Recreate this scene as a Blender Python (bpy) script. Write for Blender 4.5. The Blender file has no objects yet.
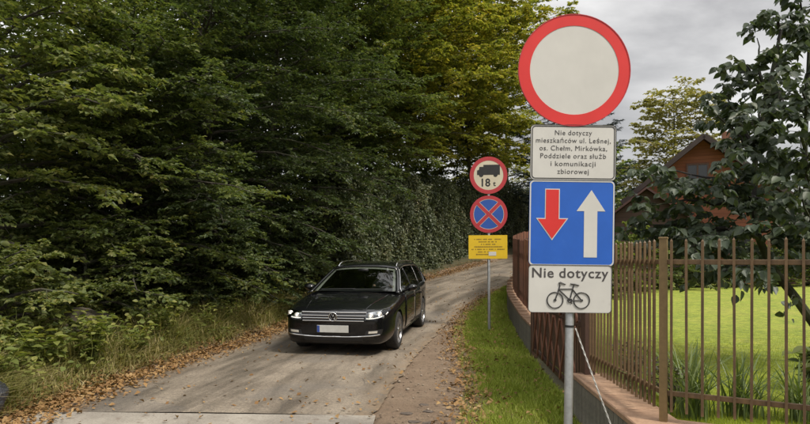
import bpy, bmesh, math, random
import numpy as np
from mathutils import Vector, Matrix, Euler
from mathutils.bvhtree import BVHTree

SC = bpy.context.scene
COL = SC.collection
R = math.radians
PI = math.pi

# ------------------------------------------------------------------ camera
CAM_H = 1.6
cam_d = bpy.data.cameras.new('camera')
cam_d.lens = 26.67
cam_d.sensor_width = 36.0
cam_d.sensor_fit = 'HORIZONTAL'
cam_d.shift_y = 46.0 / 810.0
cam_d.clip_start = 0.05
cam_d.clip_end = 3000
cam = bpy.data.objects.new('camera', cam_d)
COL.objects.link(cam)
cam.location = (0, 0, CAM_H)
cam.rotation_euler = (R(90), 0, 0)
SC.camera = cam

# ------------------------------------------------------------------ sky
SUN_ELEV, SUN_AZ = 52.0, 128.0      # azimuth clockwise from +Y
world = bpy.data.worlds.new('World')
SC.world = world
world.use_nodes = True
wn, wl = world.node_tree.nodes, world.node_tree.links
wn.clear()
w_out = wn.new('ShaderNodeOutputWorld')
w_bg = wn.new('ShaderNodeBackground'); w_bg.inputs['Strength'].default_value = 0.1
w_sky = wn.new('ShaderNodeTexSky'); w_sky.sky_type = 'NISHITA'; w_sky.sun_disc = False
w_sky.sun_elevation = R(SUN_ELEV); w_sky.sun_rotation = R(SUN_AZ)
w_tc = wn.new('ShaderNodeTexCoord')
w_map = wn.new('ShaderNodeMapping'); w_map.inputs['Scale'].default_value = (1.0, 1.0, 2.6)
w_map.inputs['Location'].default_value = (0.35, 0.2, 0.12)
w_n = wn.new('ShaderNodeTexNoise'); w_n.inputs['Scale'].default_value = 2.1
w_n.inputs['Detail'].default_value = 7; w_n.inputs['Roughness'].default_value = 0.52
w_n.inputs['Distortion'].default_value = 0.25
w_r = wn.new('ShaderNodeValToRGB')
w_r.color_ramp.elements[0].position = 0.38; w_r.color_ramp.elements[0].color = (1.22, 1.19, 1.17, 1)
w_r.color_ramp.elements[1].position = 0.60; w_r.color_ramp.elements[1].color = (2.72, 2.67, 2.60, 1)
# clouds follow the standard overcast distribution: zenith three times the horizon
w_sep = wn.new('ShaderNodeSeparateXYZ'); w_mx = wn.new('ShaderNodeMath'); w_mx.operation = 'MAXIMUM'; w_mx.inputs[1].default_value = 0.0
w_cie = wn.new('ShaderNodeMath'); w_cie.operation = 'MULTIPLY_ADD'; w_cie.inputs[1].default_value = 2.0; w_cie.inputs[2].default_value = 1.0
w_mul = wn.new('ShaderNodeMixRGB'); w_mul.blend_type = 'MULTIPLY'; w_mul.inputs['Fac'].default_value = 1.0
w_mix = wn.new('ShaderNodeMixRGB'); w_mix.inputs['Fac'].default_value = 0.94
wl.new(w_tc.outputs['Generated'], w_sep.inputs[0]); wl.new(w_sep.outputs['Z'], w_mx.inputs[0]); wl.new(w_mx.outputs[0], w_cie.inputs[0])
wl.new(w_tc.outputs['Generated'], w_map.inputs['Vector'])
wl.new(w_map.outputs['Vector'], w_n.inputs['Vector'])
wl.new(w_n.outputs['Fac'], w_r.inputs['Fac'])
wl.new(w_r.outputs['Color'], w_mul.inputs['Color1']); wl.new(w_cie.outputs[0], w_mul.inputs['Color2'])
wl.new(w_sky.outputs['Color'], w_mix.inputs['Color1'])
wl.new(w_mul.outputs['Color'], w_mix.inputs['Color2'])
wl.new(w_mix.outputs['Color'], w_bg.inputs['Color'])
wl.new(w_bg.outputs['Background'], w_out.inputs['Surface'])

# ------------------------------------------------------------------ sun (veiled by cloud)
sun_d = bpy.data.lights.new('sun', 'SUN')
sun_d.energy = 1.5
sun_d.angle = R(11)
sun_d.color = (1.0, 0.93, 0.82)
sun = bpy.data.objects.new('sun', sun_d)
COL.objects.link(sun)
_az, _el = R(SUN_AZ), R(SUN_ELEV)
_dir = Vector((math.sin(_az) * math.cos(_el), math.cos(_az) * math.cos(_el), math.sin(_el)))
sun.rotation_euler = _dir.to_track_quat('Z', 'Y').to_euler()
sun.location = (20, -10, 40)

SC.view_settings.view_transform = 'Standard'
SC.view_settings.look = 'None'
SC.view_settings.exposure = 1.32
SC.view_settings.gamma = 1.0
SC.view_settings.use_curve_mapping = False
SC.render.engine = 'CYCLES'
SC.cycles.max_bounces = 8
SC.cycles.transparent_max_bounces = 12
SC.cycles.use_denoising = True

# ------------------------------------------------------------------ helpers
def hexlin(h):
    h = h.lstrip('#')
    out = []
    for i in (0, 2, 4):
        c = int(h[i:i + 2], 16) / 255
        out.append(c / 12.92 if c <= 0.04045 else ((c + 0.055) / 1.055) ** 2.4)
    return tuple(out)

def rgba(c):
    return (c[0], c[1], c[2], 1.0)

MATS = {}
def new_mat(name):
    m = bpy.data.materials.new(name); m.use_nodes = True
    nt = m.node_tree; b = nt.nodes['Principled BSDF']
    MATS[name] = m
    return m, nt, b

def ramp(nt, fac, stops, interp='LINEAR'):
    r = nt.nodes.new('ShaderNodeValToRGB')
    cr = r.color_ramp; cr.interpolation = interp
    while len(cr.elements) < len(stops): cr.elements.new(0.5)
    for e, (p, c) in zip(cr.elements, stops):
        e.position = p; e.color = rgba(c)
    nt.links.new(fac, r.inputs['Fac'])
    return r.outputs['Color']

def noise(nt, scale, detail=5, rough=0.55, coord='Object', vec=None, stretch=None, dist=0.0):
    n = nt.nodes.new('ShaderNodeTexNoise')
    n.inputs['Scale'].default_value = scale; n.inputs['Detail'].default_value = detail
    n.inputs['Roughness'].default_value = rough; n.inputs['Distortion'].default_value = dist
    if vec is None:
        tc = nt.nodes.new('ShaderNodeTexCoord'); vec = tc.outputs[coord]
    if stretch:
        mp = nt.nodes.new('ShaderNodeMapping'); mp.inputs['Scale'].default_value = stretch
        nt.links.new(vec, mp.inputs['Vector']); vec = mp.outputs['Vector']
    nt.links.new(vec, n.inputs['Vector'])
    return n.outputs['Fac']

def mixc(nt, fac, a, b, mode='MIX'):
    m = nt.nodes.new('ShaderNodeMixRGB'); m.blend_type = mode
    for sock, v in (('Fac', fac), ('Color1', a), ('Color2', b)):
        if isinstance(v, (int, float)): m.inputs[sock].default_value = v
        elif isinstance(v, tuple): m.inputs[sock].default_value = rgba(v)
        else: nt.links.new(v, m.inputs[sock])
    return m.outputs['Color']

def bump(nt, b, height, strength=0.3, dist=0.02):
    bn = nt.nodes.new('ShaderNodeBump')
    bn.inputs['Strength'].default_value = strength; bn.inputs['Distance'].default_value = dist
    nt.links.new(height, bn.inputs['Height']); nt.links.new(bn.outputs['Normal'], b.inputs['Normal'])

def paint(name, c, rough=0.5, var=0.12, scale=9.0, metal=0.0, coat=0.0, dirt=None, bumpv=0.0, coord='Object', spec=0.5):
    """a surface of one colour with a little unevenness and optional dirt"""
    m, nt, b = new_mat(name)
    f = noise(nt, scale, 6, 0.6, coord)
    lo = tuple(max(0, x * (1 - var)) for x in c); hi = tuple(min(1, x * (1 + var)) for x in c)
    col = ramp(nt, f, [(0.3, lo), (0.7, hi)])
    if dirt:
        f2 = noise(nt, scale * 0.37, 8, 0.7, coord)
        rr = ramp(nt, f2, [(dirt[1], (0, 0, 0)), (min(1, dirt[1] + 0.16), (1, 1, 1))])
        col = mixc(nt, rr, col, dirt[0])
    nt.links.new(col, b.inputs['Base Color'])
    b.inputs['Roughness'].default_value = rough
    b.inputs['Metallic'].default_value = metal
    b.inputs['Coat Weight'].default_value = coat
    b.inputs['Specular IOR Level'].default_value = spec
    if bumpv: bump(nt, b, f, bumpv, 0.01)
    return m

def leaf_mat(name, stops, trans=0.35, rough=0.5, spec=0.35, blue=1.45):
    stops = [(p, (c[0], c[1], c[2] * blue)) for p, c in stops]
    m, nt, b = new_mat(name)
    g = nt.nodes.new('ShaderNodeNewGeometry'); oi = nt.nodes.new('ShaderNodeObjectInfo')
    add = nt.nodes.new('ShaderNodeMath'); add.operation = 'ADD'
    fr = nt.nodes.new('ShaderNodeMath'); fr.operation = 'FRACT'
    nt.links.new(g.outputs['Random Per Island'], add.inputs[0]); nt.links.new(oi.outputs['Random'], add.inputs[1])
    nt.links.new(add.outputs[0], fr.inputs[0])
    # neighbouring leaves share a tone: mix the leaf's own chance with a slow noise in space
    ns = noise(nt, 0.9, 3, 0.5, 'Object')
    mx = nt.nodes.new('ShaderNodeMath'); mx.operation = 'MULTIPLY_ADD'
    mx.inputs[1].default_value = 0.62
    sc = nt.nodes.new('ShaderNodeMapRange'); sc.inputs['From Min'].default_value = 0.3; sc.inputs['From Max'].default_value = 0.7
    sc.inputs['To Min'].default_value = 0.0; sc.inputs['To Max'].default_value = 0.38
    nt.links.new(ns, sc.inputs['Value'])
    nt.links.new(fr.outputs[0], mx.inputs[0]); nt.links.new(sc.outputs[0], mx.inputs[2])
    col = ramp(nt, mx.outputs[0], stops)
    nt.links.new(col, b.inputs['Base Color'])
    b.inputs['Roughness'].default_value = rough; b.inputs['Specular IOR Level'].default_value = spec
    tr = nt.nodes.new('ShaderNodeBsdfTranslucent')
    tcol = mixc(nt, 1.0, col, (1.15, 1.25, 0.55), 'MULTIPLY')
    nt.links.new(tcol, tr.inputs['Color'])
    ms = nt.nodes.new('ShaderNodeMixShader'); ms.inputs['Fac'].default_value = trans
    nt.links.new(b.outputs['BSDF'], ms.inputs[1]); nt.links.new(tr.outputs['BSDF'], ms.inputs[2])
    nt.links.new(ms.outputs['Shader'], nt.nodes['Material Output'].inputs['Surface'])
    return m

def link(o, parent=None):
    COL.objects.link(o)
    if parent is not None: o.parent = parent
    return o

def tag(o, label=None, cat=None, group=None, kind=None):
    if label: o['label'] = label
    if cat: o['category'] = cat
    if group: o['group'] = group
    if kind: o['kind'] = kind
    return o

def thing(name, loc=(0, 0, 0), rot=(0, 0, 0)):
    o = bpy.data.objects.new(name, None); o.location = loc; o.rotation_euler = rot
    o.empty_display_size = 0.2
    return link(o)

def np_mesh(name, V, F, mat=None, smooth=False):
    V = np.ascontiguousarray(V, dtype=np.float32); F = np.ascontiguousarray(F, dtype=np.int32)
    me = bpy.data.meshes.new(name)
    k = F.shape[1]; n = F.shape[0]
    me.vertices.add(len(V)); me.vertices.foreach_set('co', V.ravel())
    me.loops.add(n * k); me.loops.foreach_set('vertex_index', F.ravel())
    me.polygons.add(n); me.polygons.foreach_set('loop_start', np.arange(0, n * k, k, dtype=np.int32))
    if smooth: me.polygons.foreach_set('use_smooth', np.ones(n, dtype=bool))
    me.update(calc_edges=True)
    if mat: me.materials.append(mat)
    return me

def obj(name, me, parent=None):
    return link(bpy.data.objects.new(name, me), parent)

class MB:
    """collects simple shapes and links them as one mesh object"""
    def __init__(s): s.v = []; s.f = []
    def add(s, verts, faces):
        o = len(s.v); s.v += [tuple(p) for p in verts]; s.f += [tuple(i + o for i in f) for f in faces]; return s
    def box(s, c, size, rz=0.0, bev=0.0):
        hx, hy, hz = size[0] / 2, size[1] / 2, size[2] / 2
        if bev <= 0:
            P = [(x, y, z) for z in (-hz, hz) for x, y in ((-hx, -hy), (hx, -hy), (hx, hy), (-hx, hy))]
            F = [(3, 2, 1, 0), (4, 5, 6, 7), (0, 1, 5, 4), (1, 2, 6, 5), (2, 3, 7, 6), (3, 0, 4, 7)]
        else:
            b = min(bev, hx * .9, hy * .9, hz * .9); P = []; 
            for z, i in ((-hz, b), (-hz + b, 0), (hz - b, 0), (hz, b)):
                P += [(-hx + i, -hy + i, z), (hx - i, -hy + i, z), (hx - i, hy - i, z), (-hx + i, hy - i, z)]
            F = [(3, 2, 1, 0), (12, 13, 14, 15)]
            for k in range(3):
                for j in range(4):
                    a = k * 4 + j; bb = k * 4 + (j + 1) % 4
                    F.append((a, bb, bb + 4, a + 4))
        cz, sz = math.cos(rz), math.sin(rz)
        return s.add([(c[0] + x * cz - y * sz, c[1] + x * sz + y * cz, c[2] + z) for x, y, z in P], F)
    def beam(s, p0, p1, w, h, up=(0, 0, 1)):
        p0 = Vector(p0); p1 = Vector(p1); d = (p1 - p0).normalized(); u = Vector(up)
        sd = d.cross(u)
        if sd.length < 1e-4: sd = d.cross(Vector((1, 0, 0)))
        sd.normalize(); u = sd.cross(d).normalized()
        P = [p + sd * a + u * b for p in (p0, p1) for a, b in ((-w / 2, -h / 2), (w / 2, -h / 2), (w / 2, h / 2), (-w / 2, h / 2))]
        return s.add(P, [(3, 2, 1, 0), (4, 5, 6, 7), (0, 1, 5, 4), (1, 2, 6, 5), (2, 3, 7, 6), (3, 0, 4, 7)])
    def tube(s, pts, r, n=8, closed=False):
        pts = [Vector(p) for p in pts]; m = len(pts)
        rr = r if isinstance(r, (list, tuple, np.ndarray)) else [r] * m
        V = []; ref = None
        for i, p in enumerate(pts):
            a = pts[(i - 1) % m] if (i > 0 or closed) else p
            b = pts[(i + 1) % m] if (i < m - 1 or closed) else p
            t = (b - a).normalized()
            if ref is None:
                ref = t.cross(Vector((0, 0, 1)))
                if ref.length < 1e-3: ref = t.cross(Vector((1, 0, 0)))
            ref = (ref - t * ref.dot(t)).normalized()
            q = t.cross(ref)
            for k in range(n):
                an = 2 * PI * k / n
                V.append(p + (ref * math.cos(an) + q * math.sin(an)) * rr[i])
        F = []
        for i in range(m if closed else m - 1):
            for k in range(n):
                a = i * n + k; b = i * n + (k + 1) % n; j = ((i + 1) % m) * n
                F.append((a, b, j + (k + 1) % n, j + k))
        if not closed:
            F.append(tuple(range(n - 1, -1, -1))); F.append(tuple(range((m - 1) * n, m * n)))
        return s.add(V, F)
    def lathe(s, prof, n=24, axis='z', c=(0, 0, 0), close=True):
        """profile of (radius, height)"""
        V = []; m = len(prof)
        for r_, h in prof:
            for k in range(n):
                a = 2 * PI * k / n; x, y = r_ * math.cos(a), r_ * math.sin(a)
                if axis == 'z': p = (x, y, h)
                elif axis == 'y': p = (x, h, y)
                else: p = (h, x, y)
                V.append((p[0] + c[0], p[1] + c[1], p[2] + c[2]))
        F = []
        for i in range(m - 1):
            for k in range(n):
                F.append((i * n + k, i * n + (k + 1) % n, (i + 1) * n + (k + 1) % n, (i + 1) * n + k))
        if close:
            F.append(tuple(range(n))); F.append(tuple(range((m - 1) * n, m * n))[::-1])
        return s.add(V, F)
    def prism(s, poly, y0, y1):
        """polygon in x,z drawn out along y"""
        n = len(poly)
        V = [(x, y0, z) for x, z in poly] + [(x, y1, z) for x, z in poly]
        F = [tuple(range(n)), tuple(range(2 * n - 1, n - 1, -1))]
        for i in range(n): F.append((i, (i + 1) % n, n + (i + 1) % n, n + i))
        return s.add(V, F)
    def grid(s, fn, nu, nv):
        V = [fn(i / nu, j / nv) for j in range(nv + 1) for i in range(nu + 1)]
        F = [(j * (nu + 1) + i, j * (nu + 1) + i + 1, (j + 1) * (nu + 1) + i + 1, (j + 1) * (nu + 1) + i) for j in range(nv) for i in range(nu)]
        return s.add(V, F)
    def mesh(s, name, mat=None, smooth=None, recalc=True):
        me = bpy.data.meshes.new(name); me.from_pydata(s.v, [], s.f)
        if recalc:
            bm = bmesh.new(); bm.from_mesh(me); bmesh.ops.recalc_face_normals(bm, faces=bm.faces); bm.to_mesh(me); bm.free()
        if smooth is not None:
            for p in me.polygons: p.use_smooth = True
            me.set_sharp_from_angle(angle=R(smooth))
        if mat: me.materials.append(mat)
        return me
    def build(s, name, mat, parent=None, smooth=None, recalc=True):
        return obj(name, s.mesh(name, mat, smooth, recalc), parent)

def ground_z(Y):
    return float(np.interp(Y, HY, HZ))
HY = [-50, 9.0, 11, 13, 15.5, 18, 22, 26, 31, 40, 70, 300]
HZ = [0, 0, 0.025, 0.09, 0.19, 0.33, 0.60, 0.95, 1.5, 2.4, 4.0, 6.0]

def path_interp(pts, n):
    """smooth resampling (Catmull-Rom) of a list of 2D points"""
    P = [np.array(p, float) for p in pts]; P = [2 * P[0] - P[1]] + P + [2 * P[-1] - P[-2]]
    out = []
    segs = len(P) - 3
    for k in range(n + 1):
        t = k / n * segs; i = min(int(t), segs - 1); u = t - i
        a, b, c, d = P[i:i + 4]
        out.append(0.5 * ((2 * b) + (c - a) * u + (2 * a - 5 * b + 4 * c - d) * u * u + (3 * b - a - 3 * c + d) * u ** 3))
    return np.array(out)

ROAD_R = [(-0.60, 3.6), (-0.36, 5.8), (0.16, 9.6), (0.73, 12.5), (1.35, 15.3), (2.3, 18.5), (3.7, 22), (5.6, 26), (8.4, 30), (12.5, 34.5), (18, 38)]
ROAD_L = [(-3.75, 3.6), (-3.62, 5.8), (-3.36, 8.6), (-2.5, 12.8), (-1.9, 15.5), (-0.95, 19), (0.3, 22.3), (1.9, 25.6), (4.1, 29.7), (7.4, 34.5), (13, 40)]
GRASS_L = [(0.50, 3.6), (0.62, 5.8), (0.86, 7.8), (1.02, 11.4), (1.22, 13.4), (1.62, 15.6), (2.55, 18.8), (3.85, 22), (5.75, 26)]
WALL_PATH = [(2.10, 9.85), (2.24, 11.5), (2.42, 13.2), (2.62, 15), (2.95, 17.2), (3.55, 20), (4.5, 23.2), (5.9, 26), (8.2, 28.8)]
road_r = path_interp(ROAD_R, 120); road_l = path_interp(ROAD_L, 120)
grass_l = path_interp(GRASS_L, 80); wall_p = path_interp(WALL_PATH, 80)
def left_edge_x(Y): return np.interp(Y, road_l[:, 1], road_l[:, 0])
def right_edge_x(Y): return np.interp(Y, road_r[:, 1], road_r[:, 0])
def grass_edge_x(Y): return np.interp(Y, grass_l[:, 1], grass_l[:, 0])
def wall_x(Y):
    return np.interp(Y, np.concatenate([[0, 4.2, 6.0], wall_p[:, 1]]), np.concatenate([[1.83, 1.83, 1.83], wall_p[:, 0]]))

def bank_h(X, Y):
    """height of the natural ground, vectorised"""
    X = np.asarray(X, float); Y = np.asarray(Y, float)
    h = np.interp(Y, HY, HZ) - 0.045
    d = left_edge_x(np.clip(Y, 3.6, 40)) - X
    up = np.clip(d - 0.25, 0, None)
    h = h + 0.32 * (1 - np.exp(-up / 0.9)) * (d > 0) + 0.10 * np.clip(d - 1.5, 0, 14)
    # garden side lies level
    wx = wall_x(np.clip(Y, 0, 28.8)) + 0.6
    k = np.clip((X - wx) / 2.5, 0, 1); k = k * k * (3 - 2 * k)
    near = np.clip((60 - Y) / 20, 0, 1)
    h = h * (1 - k * near) + (-0.05) * k * near
    # a shallow rise far off
    rr = np.sqrt(X ** 2 + Y ** 2)
    h = h + np.clip(rr - 70, 0, 400) * 0.05
    return h

# ------------------------------------------------------------------ materials of the setting
def mat_ground():
    m, nt, b = new_mat('soil')
    f = noise(nt, 1.3, 8, 0.65); f2 = noise(nt, 14, 6, 0.7)
    c1 = ramp(nt, f, [(0.35, (0.060, 0.052, 0.026)), (0.65, (0.085, 0.085, 0.030))])
    c2 = ramp(nt, f2, [(0.3, (0.035, 0.030, 0.018)), (0.7, (0.11, 0.09, 0.05))])
    nt.links.new(mixc(nt, 0.5, c1, c2), b.inputs['Base Color']); b.inputs['Roughness'].default_value = 0.95
    bump(nt, b, f2, 0.6, 0.03)
    return m
def mat_road():
    m, nt, b = new_mat('worn_asphalt')
    uv = nt.nodes.new('ShaderNodeTexCoord').outputs['UV']
    # u runs across the road (0..1), v along it in metres
    grain = noise(nt, 85, 4, 0.75, 'Object'); fine = noise(nt, 210, 2, 0.7, 'Object')
    blot = noise(nt, 1.1, 7, 0.62, 'Object')
    streak = noise(nt, 1.0, 6, 0.6, vec=uv, stretch=(6.5, 0.28, 1), dist=0.35)
    base = ramp(nt, blot, [(0.32, (0.195, 0.160, 0.122)), (0.68, (0.290, 0.246, 0.192))])
    dark = ramp(nt, streak, [(0.40, (0.34, 0.33, 0.31)), (0.57, (1, 1, 1))])
    base = mixc(nt, 0.85, base, dark, 'MULTIPLY')
    st = ramp(nt, grain, [(0.30, (0.45, 0.43, 0.41)), (0.5, (0.95, 0.95, 0.95)), (0.74, (1.6, 1.56, 1.48))])
    base = mixc(nt, 0.85, base, st, 'MULTIPLY')
    st2 = ramp(nt, noise(nt, 30, 4, 0.8, 'Object'), [(0.34, (0.55, 0.53, 0.50)), (0.5, (1, 1, 1)), (0.68, (1.4, 1.37, 1.3))])
    base = mixc(nt, 0.75, base, st2, 'MULTIPLY')
    # old tar seam and patches
    pn = noise(nt, 0.55, 3, 0.4, 'Object', dist=0.6)
    patch = ramp(nt, pn, [(0.58, (0, 0, 0)), (0.615, (1, 1, 1))])
    base = mixc(nt, mixc(nt, 1.0, patch, (0.35, 0.35, 0.35), 'MULTIPLY'), base, (0.12, 0.11, 0.10))
    # dusty margins
    sep = nt.nodes.new('ShaderNodeSeparateXYZ'); nt.links.new(uv, sep.inputs[0])
    mg = ramp(nt, sep.outputs['X'], [(0.0, (1, 1, 1)), (0.10, (0, 0, 0)), (0.90, (0, 0, 0)), (1.0, (1, 1, 1))])
    dn = ramp(nt, noise(nt, 5, 6, 0.7, 'Object'), [(0.35, (0, 0, 0)), (0.62, (1, 1, 1))])
    base = mixc(nt, mixc(nt, 1.0, mg, dn, 'MULTIPLY'), base, (0.235, 0.165, 0.100))
    # cracks
    vo = nt.nodes.new('ShaderNodeTexVoronoi'); vo.feature = 'DISTANCE_TO_EDGE'; vo.inputs['Scale'].default_value = 1.15
    tcn = nt.nodes.new('ShaderNodeTexCoord'); nz = nt.nodes.new('ShaderNodeTexNoise'); nz.inputs['Scale'].default_value = 3.0
    nt.links.new(tcn.outputs['Object'], nz.inputs['Vector'])
    wv = mixc(nt, 0.12, tcn.outputs['Object'], nz.outputs['Color'], 'ADD'); nt.links.new(wv, vo.inputs['Vector'])
    cr = ramp(nt, vo.outputs['Distance'], [(0.0, (1, 1, 1)), (0.012, (0, 0, 0))])
    cm = ramp(nt, noise(nt, 0.6, 3, 0.5, 'Object'), [(0.50, (0, 0, 0)), (0.60, (0.75, 0.75, 0.75))])
    base = mixc(nt, mixc(nt, 1.0, cr, cm, 'MULTIPLY'), base, (0.06, 0.052, 0.045))
    nt.links.new(base, b.inputs['Base Color'])
    b.inputs['Roughness'].default_value = 0.85
    bump(nt, b, grain, 0.7, 0.012)
    return m
def mat_apron():
    m, nt, b = new_mat('pale_concrete_apron')
    g = noise(nt, 60, 4, 0.75); bl = noise(nt, 2.2, 7, 0.65); sp = noise(nt, 7.5, 6, 0.8)
    c = ramp(nt, bl, [(0.32, (0.225, 0.20, 0.17)), (0.68, (0.345, 0.315, 0.27))])
    c = mixc(nt, 0.7, c, ramp(nt, g, [(0.3, (0.6, 0.58, 0.56)), (0.7, (1.25, 1.25, 1.22))]), 'MULTIPLY')
    c = mixc(nt, ramp(nt, sp, [(0.58, (0, 0, 0)), (0.64, (0.7, 0.7, 0.7))]), c, (0.15, 0.11, 0.08))
    nt.links.new(c, b.inputs['Base Color']); b.inputs['Roughness'].default_value = 0.9
    bump(nt, b, g, 0.5, 0.01)
    return m
def mat_dirt():
    m, nt, b = new_mat('trodden_dirt')
    g = noise(nt, 45, 6, 0.8); bl = noise(nt, 1.8, 7, 0.65); me_ = noise(nt, 9, 6, 0.75)
    c = ramp(nt, bl, [(0.3, (0.185, 0.125, 0.080)), (0.7, (0.280, 0.205, 0.138))])
    c = mixc(nt, 0.8, c, ramp(nt, g, [(0.28, (0.45, 0.42, 0.40)), (0.52, (1, 1, 1)), (0.75, (1.55, 1.5, 1.45))]), 'MULTIPLY')
    c = mixc(nt, ramp(nt, me_, [(0.55, (0, 0, 0)), (0.66, (0.8, 0.8, 0.8))]), c, (0.10, 0.075, 0.05))
    nt.links.new(c, b.inputs['Base Color']); b.inputs['Roughness'].default_value = 0.95
    bump(nt, b, g, 0.9, 0.03)
    return m
def mat_lawn():
    m, nt, b = new_mat('mown_lawn')
    g = noise(nt, 22, 8, 0.9); bl = noise(nt, 0.9, 8, 0.7); md = noise(nt, 5.5, 6, 0.75)
    c = ramp(nt, bl, [(0.3, (0.205, 0.275, 0.030)), (0.5, (0.275, 0.325, 0.036)), (0.72, (0.36, 0.355, 0.070))])
    c = mixc(nt, 0.8, c, ramp(nt, md, [(0.34, (0.50, 0.58, 0.5)), (0.64, (1.35, 1.28, 1.2))]), 'MULTIPLY')
    c = mixc(nt, 0.9, c, ramp(nt, g, [(0.32, (0.35, 0.42, 0.35)), (0.52, (1, 1, 1)), (0.72, (1.6, 1.5, 1.4))]), 'MULTIPLY')
    nt.links.new(c, b.inputs['Base Color']); b.inputs['Roughness'].default_value = 0.9
    bump(nt, b, g, 0.9, 0.03)
    return m
M_SOIL, M_ROAD, M_APRON, M_DIRT, M_LAWN = mat_ground(), mat_road(), mat_apron(), mat_dirt(), mat_lawn()

# ------------------------------------------------------------------ ground sheet
def axis(lo_, hi_, fine_lo, fine_hi, step):
    a = list(np.arange(fine_lo, fine_hi + 1e-6, step))
    x = fine_hi; s = step
    while x < hi_: s *= 1.25; x += s; a.append(x)
    x = fine_lo; s = step
    while x > lo_: s *= 1.25; x -= s; a.insert(0, x)
    return np.array(a)
gx = axis(-900, 900, -14, 12, 0.4); gy = axis(-400, 1200, -2, 44, 0.4)
GX, GY = np.meshgrid(gx, gy)
rng = np.random.default_rng(5)
GZ = bank_h(GX, GY)
lump = rng.normal(0, 0.03, GZ.shape); lump[(GX > left_edge_x(np.clip(GY, 3.6, 40)) - 0.3)] *= 0.15
GZ = GZ + np.where((np.abs(GX) < 14) & (GY < 44), lump, 0)
nx, ny = len(gx), len(gy)
idx = np.arange(nx * ny).reshape(ny, nx)
F = np.stack([idx[:-1, :-1].ravel(), idx[:-1, 1:].ravel(), idx[1:, 1:].ravel(), idx[1:, :-1].ravel()], 1)
tag(obj('ground', np_mesh('ground', np.stack([GX.ravel(), GY.ravel(), GZ.ravel()], 1), F, M_SOIL, True)), kind='structure')

def strip(name, left, right, nu, mat, zoff=0.0, crown=0.0, edge_jit=0.0, kind='structure', seed=1, parent=None, zfun=None):
    """a sheet between two sampled edges, with UV (across, metres along)"""
    rg = np.random.default_rng(seed)
    n = len(left); V = []; UV = []
    s = 0.0
    for i in range(n):
        a, b = np.array(left[i]), np.array(right[i])
        if i: s += np.linalg.norm((a + b) / 2 - (np.array(left[i - 1]) + np.array(right[i - 1])) / 2)
        ja, jb = rg.normal(0, edge_jit, 2)
        for k in range(nu + 1):
            u = k / nu
            p = a * (1 - u) + b * u + (b - a) / max(1e-6, np.linalg.norm(b - a)) * ((ja if k == 0 else 0) + (jb if k == nu else 0))
            z = (zfun(p[0], p[1]) if zfun else ground_z(p[1])) + zoff + crown * (1 - (2 * u - 1) ** 2)
            V.append((p[0], p[1], z)); UV.append((u, s))
    F = [(i * (nu + 1) + k, i * (nu + 1) + k + 1, (i + 1) * (nu + 1) + k + 1, (i + 1) * (nu + 1) + k) for i in range(n - 1) for k in range(nu)]
    me = bpy.data.meshes.new(name); me.from_pydata(V, [], F); me.materials.append(mat)
    ul = me.uv_layers.new(name='uv')
    for lp in me.loops: ul.data[lp.index].uv = UV[lp.vertex_index]
    for p in me.polygons: p.use_smooth = True
    o = obj(name, me, parent)
    if kind: o['kind'] = kind
    return o

ka = np.searchsorted(road_r[:, 1], 6.16)
rr_pts = [(float(right_edge_x(6.07)), 6.062)] + [tuple(p) for p in road_r[ka:]]
ll = np.array([tuple(p) for p in road_l])
tl = np.linspace(0, 1, len(rr_pts))
kl = np.searchsorted(road_l[:, 1], 6.16)
ll_pts0 = np.array([(float(left_edge_x(6.22)), 6.222)] + [tuple(p) for p in road_l[kl:]])
ll_pts = [(np.interp(t, np.linspace(0, 1, len(ll_pts0)), ll_pts0[:, 0]), np.interp(t, np.linspace(0, 1, len(ll_pts0)), ll_pts0[:, 1])) for t in tl]
def densify(p, n):
    p = np.array(p); return [(np.interp(t, np.linspace(0, 1, len(p)), p[:, 0]), np.interp(t, np.linspace(0, 1, len(p)), p[:, 1])) for t in np.linspace(0, 1, n)]
strip('road', densify(ll_pts, 260), densify(rr_pts, 260), 8, M_ROAD, 0.0, 0.02, 0.022)
ap_l = [(-3.9 - 0.10 * (6.14 - y) ** 1.3, y) for y in np.linspace(-6, 6.14, 60)]
ap_r = [(-0.31 + 0.02 * (6.14 - y) ** 1.5, y) for y in np.linspace(-6, 6.14, 60)]
ap_l[-1] = (-3.72, 6.21); ap_r[-1] = (-0.31, 6.05)
strip('junction_apron', ap_l, ap_r, 8, M_APRON, 0.012, 0.0, 0.02)
dl = [(float(right_edge_x(y)) - 0.12, y) for y in np.linspace(3.6, 22, 120)]
dr = [(float(grass_edge_x(y)) + 0.20, y) for y in np.linspace(3.6, 22, 120)]
strip('dirt_shoulder', dl, dr, 6, M_DIRT, -0.022, 0.012, 0.03, seed=3)
hl = [(float(left_edge_x(y)) - 0.62, y) for y in np.linspace(3.0, 36, 160)]
hr = [(float(left_edge_x(y)) + 0.10, y) for y in np.linspace(3.0, 36, 160)]
strip('leafy_road_margin', hl, hr, 5, M_DIRT, 0.022, 0.0, 0.05, seed=4, zfun=lambda x, y: max(float(bank_h(x, y)), ground_z(y) - 0.045))

# ------------------------------------------------------------------ lawn of the garden
LAWN_Z = 0.34
def lawn_h(x, y):
    # slopes down to the drive just behind the gate
    d = math.hypot(max(0, x - 2.25), max(0, 6.4 - y, y - 9.6))
    k = min(1, d / 0.8); k = k * k * (3 - 2 * k)
    return 0.03 + (LAWN_Z - 0.03) * k
lw_y = np.linspace(-1.5, 34, 120)
def fence_inner(y):
    if y < 4.25: return 1.86 + (4.25 - y) * 1.70 + 0.20
    return float(wall_x(y)) + 0.16
strip('lawn', [(fence_inner(y), y) for y in lw_y], [(fence_inner(y) + 34, y) for y in lw_y], 70, M_LAWN, 0.0, 0, 0.0, zfun=lawn_h)

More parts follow.
